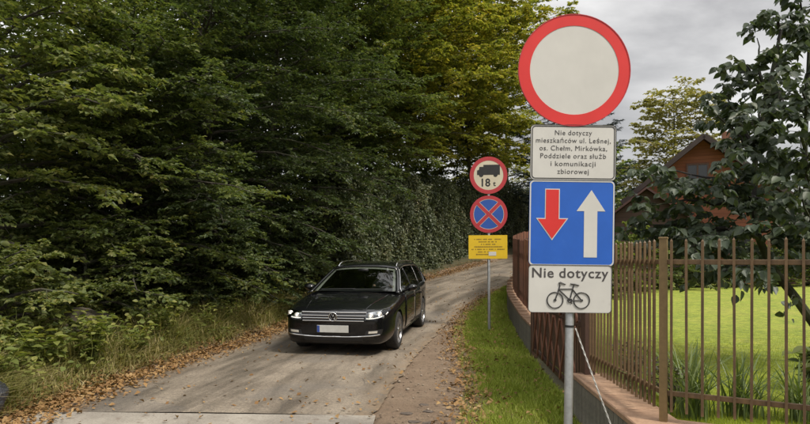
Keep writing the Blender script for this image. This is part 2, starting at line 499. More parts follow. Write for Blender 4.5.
# ------------------------------------------------------------------ grass, litter (nobody could count them)
def blades(name, P, H, W, lean, mat, seed, parent=None, curve=0.5, segs=2):
    rg = np.random.default_rng(seed); n = len(P)
    az = rg.uniform(0, 2 * PI, n); bend = rg.uniform(0.1, 1.0, n) * lean
    d = np.stack([np.cos(az), np.sin(az), np.zeros(n)], 1)
    sd = np.stack([-np.sin(az + rg.normal(0, .5, n)), np.cos(az), np.zeros(n)], 1)
    H = H[:, None]; W = W[:, None]; bd = bend[:, None]
    up = np.array([[0, 0, 1.0]])
    rows = []
    for k in range(segs):
        t = k / segs
        c = P + up * H * (t - 0.35 * bd * t * t) + d * H * bd * t * t
        w = W * (1 - 0.45 * t)
        rows += [c - sd * w / 2, c + sd * w / 2]
    tip = P + up * H * (1 - 0.35 * bd) + d * H * bd
    V = np.stack(rows + [tip], 1)
    m = V.shape[1]; o = (np.arange(n) * m)[:, None]
    tr = []
    for k in range(segs - 1):
        a = 2 * k; tr += [[a, a + 1, a + 3], [a, a + 3, a + 2]]
    a = 2 * (segs - 1); tr.append([a, a + 1, a + 2])
    F = (o[:, None, :] + np.array(tr)[None]).reshape(-1, 3)
    return obj(name, np_mesh(name, V.reshape(-1, 3), F, mat), parent)

M_GRASS = leaf_mat('verge_grass', [(0.0, (0.20, 0.26, 0.028)), (0.5, (0.29, 0.35, 0.036)), (0.8, (0.37, 0.40, 0.06)), (1.0, (0.43, 0.37, 0.12))], 0.3, 0.6, 0.2)
M_WILD = leaf_mat('wild_grass', [(0.0, (0.11, 0.13, 0.026)), (0.35, (0.20, 0.20, 0.040)), (0.65, (0.36, 0.305, 0.09)), (1.0, (0.50, 0.41, 0.19))], 0.3, 0.6, 0.2)
M_LAWNB = leaf_mat('lawn_grass', [(0.0, (0.27, 0.34, 0.024)), (0.6, (0.34, 0.39, 0.030)), (1.0, (0.42, 0.43, 0.05))], 0.35, 0.6, 0.2)
M_LITTER = leaf_mat('fallen_leaves', [(0.0, (0.10, 0.055, 0.025)), (0.35, (0.20, 0.11, 0.045)), (0.7, (0.31, 0.19, 0.08)), (1.0, (0.42, 0.30, 0.15))], 0.1, 0.75, 0.2, 1.0)

rng = np.random.default_rng(11)
def scatter_verge(n):
    Y = 3.6 + (rng.uniform(0, 1, n) ** 1.7) * 18
    a = grass_edge_x(Y) - 0.10; b = wall_x(Y) - 0.03
    u = rng.uniform(0, 1, n)
    X = a + (b - a) * u
    keep = (b - a > 0.1) & ~((u < 0.16) & (rng.uniform(0, 1, n) < 0.65))
    X, Y = X[keep], Y[keep]
    return np.stack([X, Y, bank_h(X, Y) - 0.01], 1)
P = scatter_verge(80000)
pat = 0.5 + 0.5 * np.sin(P[:, 0] * 5.1 + 1.3 * np.sin(P[:, 1] * 2.3)) * np.cos(P[:, 1] * 3.7)
tag(blades('verge_grass', P, rng.uniform(0.05, 0.13, len(P)) * (0.75 + 0.5 * pat), rng.uniform(0.004, 0.008, len(P)) * (1 + P[:, 1] / 14), 0.8, M_GRASS, 1),
    'short green grass verge between the dirt shoulder and the wall', 'grass', kind='stuff')

n = 46000
Y = 5.0 + rng.uniform(0, 1, n) ** 1.5 * 17; d = rng.gamma(2.2, 0.48, n) + 0.28
X = left_edge_x(Y) - d
k = (d < 3.2); X, Y, d = X[k], Y[k], d[k]
patch = 0.55 + 0.75 * np.clip(0.5 + np.sin(X * 2.9 + 2 * np.sin(Y * 1.1)) * np.cos(Y * 1.9 + X), 0, 1)
hh = patch * rng.uniform(0.10, 0.60, len(X)) * np.clip(d / 0.9, 0.3, 1.0) * np.clip(1.25 - (Y - 5) / 26, 0.5, 1.2)
P = np.stack([X, Y, bank_h(X, Y) - 0.02], 1)
tag(blades('wild_grass', P, hh, rng.uniform(0.006, 0.013, len(X)) * (1 + Y / 30), 1.6, M_WILD, 2, segs=3),
    'tall yellowing wild grass on the bank left of the road', 'grass', kind='stuff')

n = 90000
Y = 4.2 + rng.uniform(0, 1, n) ** 1.5 * 7
wxl = np.array([fence_inner(y) for y in Y]) + 0.02
X = wxl + rng.uniform(0, 1, n) ** 1.3 * (1.2 + Y * 0.68)
k = (X > wxl) & (X < Y * 0.75 + 0.6); X, Y = X[k], Y[k]
Z = np.array([lawn_h(a, b) for a, b in zip(X, Y)])
k = Z > 0.2; X, Y, Z = X[k], Y[k], Z[k]
P = np.stack([X, Y, Z - 0.005], 1)
tag(blades('lawn_grass', P, rng.uniform(0.02, 0.05, len(X)) * np.clip((12 - Y) / 5, .25, 1), rng.uniform(0.003, 0.005, len(X)), 0.5, M_LAWNB, 3),
    'bright mown grass of the garden lawn behind the fence', 'grass', kind='stuff')

def litter(name, P, L, mat, seed):
    rg = np.random.default_rng(seed); n = len(P)
    az = rg.uniform(0, 2 * PI, n); tilt = rg.normal(0, 0.35, (n, 2))
    D = np.stack([np.cos(az), np.sin(az), tilt[:, 0]], 1); S = np.stack([-np.sin(az), np.cos(az), tilt[:, 1]], 1)
    L = L[:, None]; W = L * rg.uniform(0.5, 0.85, (n, 1)); cu = rg.uniform(-0.1, 0.35, (n, 1)) * L
    z = np.array([[0, 0, 1.0]])
    V = np.stack([P - D * L / 2, P + S * W / 2 + z * cu, P + D * L / 2 + z * cu * 0.3, P - S * W / 2 + z * cu], 1)
    o = (np.arange(n) * 4)[:, None]
    F = (o[:, None, :] + np.array([[0, 1, 2], [0, 2, 3]])[None]).reshape(-1, 3)
    return obj(name, np_mesh(name, V.reshape(-1, 3), F, mat))
n = 15000
Y = 4.2 + rng.uniform(0, 1, n) ** 1.6 * 26
X = left_edge_x(Y) - rng.normal(0.28, 0.24, n)
P1 = np.stack([X, Y, np.maximum(bank_h(X, Y), np.interp(Y, HY, HZ) - 0.02) + 0.04 + rng.uniform(0, 0.015, n)], 1)
n = 2600
Y = 3.8 + rng.uniform(0, 1, n) ** 1.3 * 17
X = grass_edge_x(Y) + rng.normal(-0.05, 0.15, n)
P2 = np.stack([X, Y, np.interp(Y, HY, HZ) + 0.008 + rng.uniform(0, 0.01, n)], 1)
n = 1000
Y = 4.5 + rng.uniform(0, 1, n) ** 1.2 * 22; u = rng.beta(0.5, 0.5, n)
X = left_edge_x(Y) + (right_edge_x(Y) - left_edge_x(Y)) * u
P3 = np.stack([X, Y, np.interp(Y, HY, HZ) + 0.028 + 0 * Y], 1)
n = 700
Y = 4.2 + rng.uniform(0, 1, n) * 13; X = grass_edge_x(Y) + rng.uniform(0, 1, n) * (wall_x(Y) - grass_edge_x(Y))
P4 = np.stack([X, Y, bank_h(X, Y) + 0.05], 1)
P = np.concatenate([P1, P2, P3, P4])
tag(litter('fallen_leaves', P, rng.uniform(0.025, 0.075, len(P)), M_LITTER, 7),
    'brown fallen leaves along the road edges and shoulder', 'leaf litter', kind='stuff')
# grit and clods on the shoulder
n = 900
Y = 3.8 + rng.uniform(0, 1, n) ** 1.4 * 14; u = rng.uniform(0, 1, n)
X = right_edge_x(Y) - 0.05 + (grass_edge_x(Y) - right_edge_x(Y)) * u
r_ = rng.gamma(1.5, 0.004, n) + 0.003
P = np.stack([X, Y, np.interp(Y, HY, HZ) - 0.008 + r_ * 0.3], 1)
oc = np.array([[1, 0, 0], [0, 1, 0], [-1, 0, 0], [0, -1, 0], [0, 0, .7], [0, 0, -.7]], float)
V = P[:, None, :] + oc[None] * (r_[:, None, None] * rng.uniform(0.6, 1.4, (n, 6, 1)))
F = (np.arange(n) * 6)[:, None, None] + np.array([[0, 1, 4], [1, 2, 4], [2, 3, 4], [3, 0, 4], [1, 0, 5], [2, 1, 5], [3, 2, 5], [0, 3, 5]])[None]
M_GRIT = leaf_mat('grit', [(0, (0.16, 0.12, 0.09)), (0.6, (0.28, 0.22, 0.16)), (1, (0.36, 0.32, 0.27))], 0.0, 0.9, 0.2, 1.0)
tag(obj('gravel', np_mesh('gravel', V.reshape(-1, 3), F.reshape(-1, 3), M_GRIT)), 'loose grit and clods on the dirt shoulder', 'gravel', kind='stuff')

# ------------------------------------------------------------------ plants
def unit(a):
    return a / np.maximum(1e-9, np.linalg.norm(a, axis=-1, keepdims=True))
def leaf_faces(P, D, N, L, W, oval=False):
    """folded leaf blades: returns vertices and triangles"""
    n = len(P); D = unit(D); S = unit(np.cross(D, N)); N = np.cross(S, D)
    L = L[:, None]; W = W[:, None]
    if not oval:
        V = np.stack([P, P + D * L * .45 + S * W / 2 + N * W * .16, P + D * L - N * L * .10, P + D * L * .45 - S * W / 2 + N * W * .16], 1)
        T = np.array([[0, 1, 2], [0, 2, 3]])
    else:
        q = [(0.0, 0.0, 0.0)]
        pr = [(.16, .34), (.38, .50), (.62, .40), (.84, .17)]
        rows = [P]
        for sgn in (1, -1):
            for t, w in pr:
                rows.append(P + D * L * t + S * W * w * sgn + N * (W * abs(w) * .30 - L * .16 * t * t))
        rows.insert(5, P + D * L - N * L * .18)
        V = np.stack(rows, 1)           # 0 base,1-4 one side,5 tip,6-9 other side
        T = np.array([[0, 1, 2], [0, 2, 3], [0, 3, 5], [3, 4, 5], [0, 7, 6], [0, 8, 7], [0, 5, 8], [8, 5, 9]])
    m = V.shape[1]
    F = (np.arange(n) * m)[:, None, None] + T[None]
    return V.reshape(-1, 3), F.reshape(-1, 3)

def spray(limbs, rg, sub_gap=.16, sub_len=1.0, twig_n=8, twig_len=.38, leaf_n=9, u0=.18, droop=.10, flat=.25, sub_ang=52, hang=0.0):
    """limbs -> side branches -> twigs -> leaves; returns sub-branch polylines and leaf arrays"""
    S0, SD, SL, SS = [], [], [], []
    for pl in limbs:
        pl = np.asarray(pl); seg = np.linalg.norm(np.diff(pl, axis=0), axis=1); cum = np.concatenate([[0], np.cumsum(seg)]); tot = cum[-1]
        m = max(3, int(tot * (1 - u0) / sub_gap))
        us = np.linspace(u0, 1.0, m) + rg.normal(0, .01, m); us = np.clip(us, u0, 1)
        s = us * tot
        pos = np.stack([np.interp(s, cum, pl[:, k]) for k in range(3)], 1)
        pos2 = np.stack([np.interp(np.clip(s - .08, 0, None), cum, pl[:, k]) for k in range(3)], 1)
        t = unit(pos - pos2 + 1e-6)
        up = np.array([[0, 0, 1.0]]); sd = unit(np.cross(t, up) + 1e-6)
        sgn = np.where(np.arange(m) % 2 == 0, 1, -1)[:, None]
        an = np.radians(sub_ang + rg.normal(0, 12, m))[:, None]
        d = t * np.cos(an) + sd * np.sin(an) * sgn + up * rg.normal(0.02, flat, (m, 1))
        S0.append(pos); SD.append(unit(d)); SS.append(sd)
        SL.append(sub_len * np.minimum(1, tot / 1.6) * (1.0 - .62 * us) * rg.uniform(.6, 1.3, m) + .12)
    S0 = np.concatenate(S0); SD = np.concatenate(SD); SL = np.concatenate(SL)
    M = len(S0); up = np.array([0, 0, 1.0])
    v = np.linspace(.12, 1.0, twig_n)[None, :] + rg.normal(0, .03, (M, twig_n))
    ln = SL[:, None] * v
    TP = S0[:, None, :] + SD[:, None, :] * ln[..., None]; TP[..., 2] -= droop * ln ** 2
    side = unit(np.cross(SD, up) + 1e-6)[:, None, :]
    sg = np.where((np.arange(twig_n) % 2) == 0, 1, -1)[None, :, None]
    a = np.radians(48 + rg.normal(0, 14, (M, twig_n)))[..., None]
    TD = unit(SD[:, None, :] * np.cos(a) + side * np.sin(a) * sg + up * rg.normal(-.05, flat, (M, twig_n, 1)))
    TL = twig_len * (1 - .45 * v) * rg.uniform(.55, 1.25, (M, twig_n)) * np.clip(SL[:, None], .35, 1.1)
    TP, TD, TL = TP.reshape(-1, 3), TD.reshape(-1, 3), TL.reshape(-1)
    Q = len(TP)
    w = np.linspace(.08, 1.0, leaf_n)[None, :] + rg.normal(0, .02, (Q, leaf_n))
    l2 = TL[:, None] * w
    LP = TP[:, None, :] + TD[:, None, :] * l2[..., None]; LP[..., 2] -= .22 * l2 ** 2
    tside = unit(np.cross(TD, up) + 1e-6)[:, None, :]
    sg2 = np.where((np.arange(leaf_n) % 2) == 0, 1, -1)[None, :, None]
    b = np.radians(55 + rg.normal(0, 18, (Q, leaf_n)))[..., None]
    LD = TD[:, None, :] * np.cos(b) + tside * np.sin(b) * sg2 + rg.normal(0, .18, (Q, leaf_n, 3)) + np.array([0, 0, -.12 - hang])
    LN = np.array([0, 0, 1.0]) + rg.normal(0, .42, (Q, leaf_n, 3))
    return (S0, SD, SL), (LP.reshape(-1, 3), unit(LD.reshape(-1, 3)), unit(LN.reshape(-1, 3)))

def limb_curve(p0, p1, rg, sag=.12, wob=.06, n=8):
    p0 = np.array(p0, float); p1 = np.array(p1, float); L = np.linalg.norm(p1 - p0)
    t = np.linspace(0, 1, n)[:, None]
    q = p0 * (1 - t) + p1 * t
    q[:, 2] += (sag * L * np.sin(PI * t[:, 0]))
    q[1:-1] += rg.normal(0, wob * L / 6, (n - 2, 3))
    return q

def wood_mesh(name, trunk, tr_r, limbs, limb_r, subs, mat, sub_r=.007, min_sub=.35):
    mb = MB()
    mb.tube(trunk, tr_r, 9)
    for pl, r0 in zip(limbs, limb_r):
        mb.tube(pl, list(np.linspace(r0, .008, len(pl))), 5)
    if subs is not None:
        S0, SD, SL = subs
        for p, d, l in zip(S0, SD, SL):
            if l < min_sub: continue
            e = p + d * l; e[2] -= .1 * l * l
            m_ = p + d * l * .5; m_[2] -= .025 * l * l
            mb.tube([p, m_, e], [sub_r, sub_r * .7, .002], 3)
    return mb.mesh(name, mat, None, recalc=False)

def bark(name, c, c2):
    m, nt, b = new_mat(name)
    f = noise(nt, 7, 8, 0.7, 'Object', stretch=(1, 1, .22)); g = noise(nt, 2.1, 4, .6)
    col = mixc(nt, ramp(nt, g, [(.45, (0, 0, 0)), (.62, (.6, .6, .6))]), ramp(nt, f, [(.3, c), (.7, c2)]), (.07, .085, .04))
    nt.links.new(col, b.inputs['Base Color']); b.inputs['Roughness'].default_value = .95
    bump(nt, b, f, .8, .03)
    return m
M_BARK = bark('grey_brown_bark', (0.030, 0.025, 0.020), (0.085, 0.072, 0.058))
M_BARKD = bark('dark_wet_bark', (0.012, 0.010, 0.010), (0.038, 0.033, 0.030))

def crown_cull(LP, LD, LN, base, Hmax):
    return LP, LD, LN

def broad_tree(name, label, base, H, Rr, leafmat, seed, n_limb=40, crown0=.08, leaf=.085, asp=.62, group=None, bias=None, top_thin=1.0,
               barkm=None, twig_n=8, leaf_n=8, sub_gap=.17, trunk_r=.13, droop=.10, cat='tree', shape=.55, leafparts=0, sub_len=1.15, twig_len=.40, hang=0.0, oval=False, stems=1):
    """tapered trunk with limbs and a crown of leaf sprays"""
    rg = np.random.default_rng(seed)
    bx, by = base; bz = float(bank_h(bx, by)) - .05
    if bias is None: bias = (0, 0)
    t = np.linspace(0, 1, 9)[:, None]
    trunk = np.array([[0, 0, 0]]) + t * np.array([[bias[0] * .25 * Rr, bias[1] * .25 * Rr, H * .9]])
    trunk[1:, :2] += np.cumsum(rg.normal(0, H * .008, (8, 2)), 0)
    limbs, lr = [], []
    for i in range(n_limb):
        f = crown0 + (0.97 - crown0) * ((i + rg.uniform(0, .8)) / n_limb)
        az = i * 2.39996 + rg.normal(0, .3)
        prof = math.sin(PI * min(1, max(0.02, (f - crown0) / (1 - crown0)) ** shape)) ** .55 if f > crown0 + .02 else .5
        prof = max(prof, .55 if f < .5 else .16)
        ln = Rr * prof * rg.uniform(.72, 1.12)
        dx, dy = math.cos(az) + bias[0] * .45, math.sin(az) + bias[1] * .45
        p0 = np.array([np.interp(f * .93, t[:, 0] * .9, trunk[:, k]) for k in range(3)])
        rise = (f - .35) * .95 * ln
        p1 = p0 + np.array([dx * ln, dy * ln, rise])
        limbs.append(limb_curve(p0, p1, rg, .10 if f < .6 else .04)); lr.append(max(.012, .045 * (1 - f) + .012))
    subs, (LP, LD, LN) = spray(limbs, rg, sub_gap, sub_len, twig_n, twig_len, leaf_n, .16, droop, hang=hang)
    keep = LP[:, 2] > .05
    LP, LD, LN = LP[keep], LD[keep], LN[keep]
    L = leaf * rg.uniform(.65, 1.25, len(LP)); W = L * asp * rg.uniform(.85, 1.15, len(LP))
    root = thing(name, (bx, by, bz))
    tr_r = list(np.linspace(trunk_r, .02, 9)); tr_r[0] *= 1.35
    obj('trunk', wood_mesh('trunk', trunk, tr_r, limbs, lr, subs, barkm or M_BARK), root)
    if leafparts:
        wy = LP[:, 1] + by; wx = LP[:, 0] + bx; wz = LP[:, 2] + bz
        px = 405 + wx / np.maximum(.1, wy) * 600; py = 258 - (wz - CAM_H) / np.maximum(.1, wy) * 600
        vis = (px > -5) & (px < 815) & (py > -5) & (py < 430)
        sc = np.where(vis, L / wy, 0); pick = np.argsort(-sc)[:leafparts]
        m_leaf = unit_leaf(leafmat, oval)
        for q in pick: place_leaf(m_leaf, LP[q], LD[q], LN[q], L[q], W[q], root)
        kp = np.ones(len(LP), bool); kp[pick] = False
        LP, LD, LN, L, W = LP[kp], LD[kp], LN[kp], L[kp], W[kp]
    V, F = leaf_faces(LP, LD, LN, L, W, False)
    cr = obj('crown', np_mesh('crown', V, F, leafmat), root)
    if leafparts: cr['kind'] = 'stuff'
    tag(root, label, cat, group)
    return root

_ul = {}
def unit_leaf(mat, oval=True):
    key = (mat.name, oval)
    if key not in _ul:
        V, F = leaf_faces(np.zeros((1, 3)), np.array([[0, 1.0, 0]]), np.array([[0, 0, 1.0]]), np.array([1.0]), np.array([.72]), oval)
        _ul[key] = np_mesh('leaf', V, F, mat)
    return _ul[key]
def place_leaf(me, P, D, N, L, W, parent):
    D = D / np.linalg.norm(D); S = np.cross(D, N); S /= np.linalg.norm(S); N = np.cross(S, D)
    o = bpy.data.objects.new('leaf', me); COL.objects.link(o); o.parent = parent
    m = Matrix(((S[0], D[0], N[0], P[0]), (S[1], D[1], N[1], P[1]), (S[2], D[2], N[2], P[2]), (0, 0, 0, 1)))
    o.matrix_local = m @ Matrix.Scale(L, 4)
    return o

G_DARK = leaf_mat('shade_darkened_leaves', [(0, (.030, .045, .016)), (.45, (.060, .086, .024)), (.8, (.110, .135, .034)), (1, (.21, .20, .045))], .36, .48, .4)  # leaf colour darkened to stand in for the shade within the wood
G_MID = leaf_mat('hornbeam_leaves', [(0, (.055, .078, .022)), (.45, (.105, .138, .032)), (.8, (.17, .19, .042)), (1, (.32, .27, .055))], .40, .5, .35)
G_MAPLE = leaf_mat('maple_leaves', [(0, (.078, .105, .028)), (.5, (.15, .18, .042)), (.85, (.26, .255, .06)), (1, (.50, .37, .08))], .42, .5, .35)
G_YEL = leaf_mat('yellowing_leaves', [(0, (.095, .120, .022)), (.4, (.22, .235, .034)), (.75, (.40, .345, .052)), (1, (.62, .46, .075))], .48, .5, .3)
G_HEDGE = leaf_mat('hedge_leaves', [(0, (.045, .060, .024)), (.5, (.090, .110, .036)), (.85, (.165, .170, .058)), (1, (.28, .23, .09))], .25, .45, .45)
G_LILAC = leaf_mat('broad_dark_leaves', [(0, (.034, .050, .022)), (.5, (.060, .084, .034)), (.85, (.10, .125, .05)), (1, (.18, .18, .07))], .30, .45, .45)
G_PALE = leaf_mat('pale_shrub_leaves', [(0, (.085, .12, .024)), (.5, (.16, .20, .038)), (.85, (.25, .27, .055)), (1, (.38, .34, .09))], .40, .5, .3)
G_OCHRE = leaf_mat('ochre_tree_leaves', [(0, (.14, .14, .045)), (.5, (.25, .23, .07)), (1, (.42, .34, .10))], .42, .55, .25)
G_SPRUCE = leaf_mat('spruce_needles', [(0, (.010, .022, .016)), (.6, (.018, .036, .024)), (1, (.035, .055, .03))], .1, .5, .3)

GRP_L = 'trees lining the left of the road'
broad_tree('maple_tree', 'light green maple at the far left edge, yellow leaves on its outer branches', (-6.9, 9.8), 7.4, 2.5, G_MAPLE, 101, 52, .10, .102, .72, GRP_L, (.35, -.2), leaf_n=8, leafparts=260, oval=True)
broad_tree('hornbeam_tree', 'bright green hornbeam with flat leaf layers between the maple and the dark trees', (-5.9, 12.2), 6.5, 2.8, G_MID, 102, 76, .05, .088, .62, GRP_L, (.3, -.3), twig_n=9, leaf_n=9)
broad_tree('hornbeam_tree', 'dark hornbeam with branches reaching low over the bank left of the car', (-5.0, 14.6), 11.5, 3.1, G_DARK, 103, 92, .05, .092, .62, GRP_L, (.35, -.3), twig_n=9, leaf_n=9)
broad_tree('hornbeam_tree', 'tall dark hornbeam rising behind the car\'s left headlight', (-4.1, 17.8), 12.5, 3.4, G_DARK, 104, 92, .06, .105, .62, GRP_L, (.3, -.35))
broad_tree('hornbeam_tree', 'dark tree standing directly behind the car roof above the hedge', (-2.9, 23.0), 13.5, 3.8, G_MID, 105, 84, .30, .13, .62, GRP_L, (.3, -.35), sub_gap=.2)
broad_tree('lime_tree', 'yellow green tree over the hedge left of the truck ban sign', (-0.2, 27.0), 14.0, 4.2, G_YEL, 106, 84, .36, .145, .7, GRP_L, (.2, -.35), sub_gap=.22)
broad_tree('lime_tree', 'yellowing tree beside the big round sign, above the truck ban sign', (3.4, 31.6), 16.0, 5.2, G_YEL, 107, 92, .32, .16, .7, GRP_L, (.1, -.35), sub_gap=.24, sub_len=1.4)
GRP_B = 'trees deeper in the wood'
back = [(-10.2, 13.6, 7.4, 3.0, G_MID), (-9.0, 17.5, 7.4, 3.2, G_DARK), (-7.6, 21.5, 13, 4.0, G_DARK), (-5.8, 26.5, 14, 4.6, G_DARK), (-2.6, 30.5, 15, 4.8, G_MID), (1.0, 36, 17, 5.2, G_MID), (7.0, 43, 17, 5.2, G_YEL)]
blab = ['green tree in the second row behind the maple at far left', 'dark tree in the second row left of the tall dark hornbeam', 'dark tree filling the second row above the bank left of the car',
        'tall dark tree behind the hornbeams, above the car windscreen', 'tree in the second row showing above the car roof', 'tree in the second row between the two yellowing trees', 'distant yellow green tree right behind the truck ban sign']
for i, ((x, y, h, r, m_), lb) in enumerate(zip(back, blab)):
    broad_tree('broadleaf_tree', lb, (x, y), h, r, m_, 200 + i, 54, .03, .19, .70, GRP_B, (.1, -.2), twig_n=6, leaf_n=6, sub_gap=.27, twig_len=.55, sub_len=1.6)

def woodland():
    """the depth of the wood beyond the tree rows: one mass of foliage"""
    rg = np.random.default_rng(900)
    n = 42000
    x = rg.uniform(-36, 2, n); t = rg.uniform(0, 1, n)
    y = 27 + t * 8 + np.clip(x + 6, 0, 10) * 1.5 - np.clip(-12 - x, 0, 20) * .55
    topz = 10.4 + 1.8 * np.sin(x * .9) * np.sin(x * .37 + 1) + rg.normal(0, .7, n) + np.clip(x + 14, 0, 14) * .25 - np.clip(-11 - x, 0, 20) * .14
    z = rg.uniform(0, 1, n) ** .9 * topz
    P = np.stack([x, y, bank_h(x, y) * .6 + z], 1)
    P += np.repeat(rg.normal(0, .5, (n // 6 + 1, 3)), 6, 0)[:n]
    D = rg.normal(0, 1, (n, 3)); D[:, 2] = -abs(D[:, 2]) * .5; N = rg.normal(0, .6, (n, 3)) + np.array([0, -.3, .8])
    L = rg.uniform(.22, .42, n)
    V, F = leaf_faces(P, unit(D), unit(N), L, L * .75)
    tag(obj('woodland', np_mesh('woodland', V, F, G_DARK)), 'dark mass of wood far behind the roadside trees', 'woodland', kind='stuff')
woodland()

# low growth under the trees
GRP_U = 'shrubs under the roadside trees'
und = [(-5.6, 8.2, 1.5, 1.1, G_MAPLE, 'yellow green bush on the bank at the far left edge'),
       (-5.5, 10.4, 2.1, 1.4, G_MID, 'leafy bush under the bright hornbeam near the left edge'),
       (-5.2, 12.6, 2.3, 1.4, G_DARK, 'dark bush under the hornbeams above the wild grass'),
       (-4.35, 14.4, 2.4, 1.4, G_DARK, 'dark bush on the bank a few steps left of the car'),
       (-3.75, 16.6, 2.6, 1.4, G_DARK, 'dark bush right beside the car\'s left headlight'),
       (-3.1, 19.0, 2.8, 1.4, G_MID, 'bush behind the car mirror where the hedge begins')]
for i, (x, y, h, r, m_, lb) in enumerate(und):
    broad_tree('bush', lb, (x, y), h, r, m_, 300 + i, 26, .03, .085, .66, GRP_U, (.25, -.25), twig_n=7, leaf_n=8, sub_gap=.13, trunk_r=.03, cat='bush', sub_len=.7, twig_len=.32)

# ------------------------------------------------------------------ tall clipped hedge
def make_hedge():
    rg = np.random.default_rng(77)
    ys = np.linspace(18.6, 39, 140)
    base = np.stack([left_edge_x(ys) - .95 + .0 * ys, ys], 1)
    ext = path_interp([(-1.85, 18.6), (-.75, 22.3), (.95, 25.9), (3.1, 30.2), (6.3, 35.2), (10.5, 40)], 120)
    tang = unit(np.gradient(ext, axis=0)); nrm = np.stack([tang[:, 1], -tang[:, 0]], 1)     # towards the road
    hz = np.interp(ext[:, 1], HY, HZ)
    top = 3.9 + .25 * np.sin(np.arange(len(ext)) * .35) + rg.normal(0, .06, len(ext))
    root = thing('hedge', (0, 0, 0))
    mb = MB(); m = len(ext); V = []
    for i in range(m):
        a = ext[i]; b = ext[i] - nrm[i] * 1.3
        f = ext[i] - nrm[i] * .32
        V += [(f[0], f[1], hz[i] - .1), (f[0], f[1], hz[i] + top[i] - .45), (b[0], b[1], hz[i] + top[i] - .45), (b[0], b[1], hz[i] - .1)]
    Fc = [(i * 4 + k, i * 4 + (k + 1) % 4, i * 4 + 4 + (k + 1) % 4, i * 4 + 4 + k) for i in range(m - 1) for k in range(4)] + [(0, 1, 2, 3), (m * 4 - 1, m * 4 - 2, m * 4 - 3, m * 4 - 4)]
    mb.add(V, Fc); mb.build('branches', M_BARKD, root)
    n = 90000
    u = rg.uniform(0, 1, n) ** 1.35 * (m - 1.001); i = u.astype(int); fr = (u - i)[:, None]
    e = ext[i] * (1 - fr) + ext[i + 1] * fr; nn = nrm[i]; hh = hz[i]; tp = top[i]
    z = rg.uniform(0.0, 1.03, n)
    bul = .16 * np.sin(e[:, 1] * 2.3 + z * 5) * np.sin(z * 9 + e[:, 0] * 3.1) + .10 * np.sin(e[:, 1] * 6.1 - z * 13)
    dep = rg.uniform(-.40, .06, n) + bul - .25 * np.clip(z - .9, 0, 1) * 4
    ontop = rg.uniform(0, 1, n) < .16
    dep = np.where(ontop, -rg.uniform(0, 1.3, n), dep); z = np.where(ontop, rg.uniform(.94, 1.04, n), z)
    Pp = np.stack([e[:, 0] + nn[:, 0] * dep, e[:, 1] + nn[:, 1] * dep, hh + z * tp], 1)
    N = np.stack([nn[:, 0], nn[:, 1], np.full(n, .55)], 1) + rg.normal(0, .45, (n, 3))
    D = np.stack([nn[:, 0] * .5, nn[:, 1] * .5, np.full(n, -.6)], 1) + rg.normal(0, .6, (n, 3))
    L = rg.uniform(.07, .13, n); 
    V2, F2 = leaf_faces(Pp, unit(D), unit(N), L, L * .72)
    obj('foliage', np_mesh('foliage', V2, F2, G_HEDGE), root)
    tag(root, 'tall clipped dark green hedge following the road bend behind the car', 'hedge')
make_hedge()

# ------------------------------------------------------------------ common object materials
M_GALV = paint('galvanised_steel', (.42, .43, .43), .45, .18, 22, .75, dirt=((.20, .19, .17), .58))
M_SIGNBACK = paint('grey_sign_back', (.35, .36, .36), .5, .1, 10, .5)
M_WHITE = paint('sign_white', (.575, .565, .530), .35, .05, 5, dirt=((.44, .42, .38), .60))
M_CREAM = paint('sign_cream', (.56, .50, .39), .4, .06, 5, dirt=((.45, .38, .28), .58))
M_RED = paint('sign_red', (.62, .032, .028), .35, .06, 6, dirt=((.60, .10, .07), .62))
M_REDD = paint('sign_red_faded', (.42, .035, .045), .4, .08, 6, dirt=((.34, .06, .06), .6))
M_BLUE = paint('sign_blue', (.020, .110, .48), .35, .07, 6, dirt=((.06, .17, .52), .60))
M_BLUED = paint('sign_blue_dull', (.025, .085, .36), .4, .08, 6)
M_BLACK = paint('sign_black', (.022, .021, .022), .45, .15, 12)
M_YELLOW = paint('sign_yellow', (.70, .47, .020), .4, .06, 6)
M_TEXT = paint('sign_print', (.060, .055, .055), .5, .15, 30)

def rounded(w, h, r, n=6):
    P = []
    for cx, cz, a0 in ((w / 2 - r, h / 2 - r, 0), (-w / 2 + r, h / 2 - r, 90), (-w / 2 + r, -h / 2 + r, 180), (w / 2 - r, -h / 2 + r, 270)):
        for k in range(n + 1):
            a = R(a0 + 90 * k / n); P.append((cx + r * math.cos(a), cz + r * math.sin(a)))
    return P
def circle(r, n=64): return [(r * math.cos(2 * PI * k / n), r * math.sin(2 * PI * k / n)) for k in range(n)]
def shift(P, dx, dz): return [(x + dx, z + dz) for x, z in P]

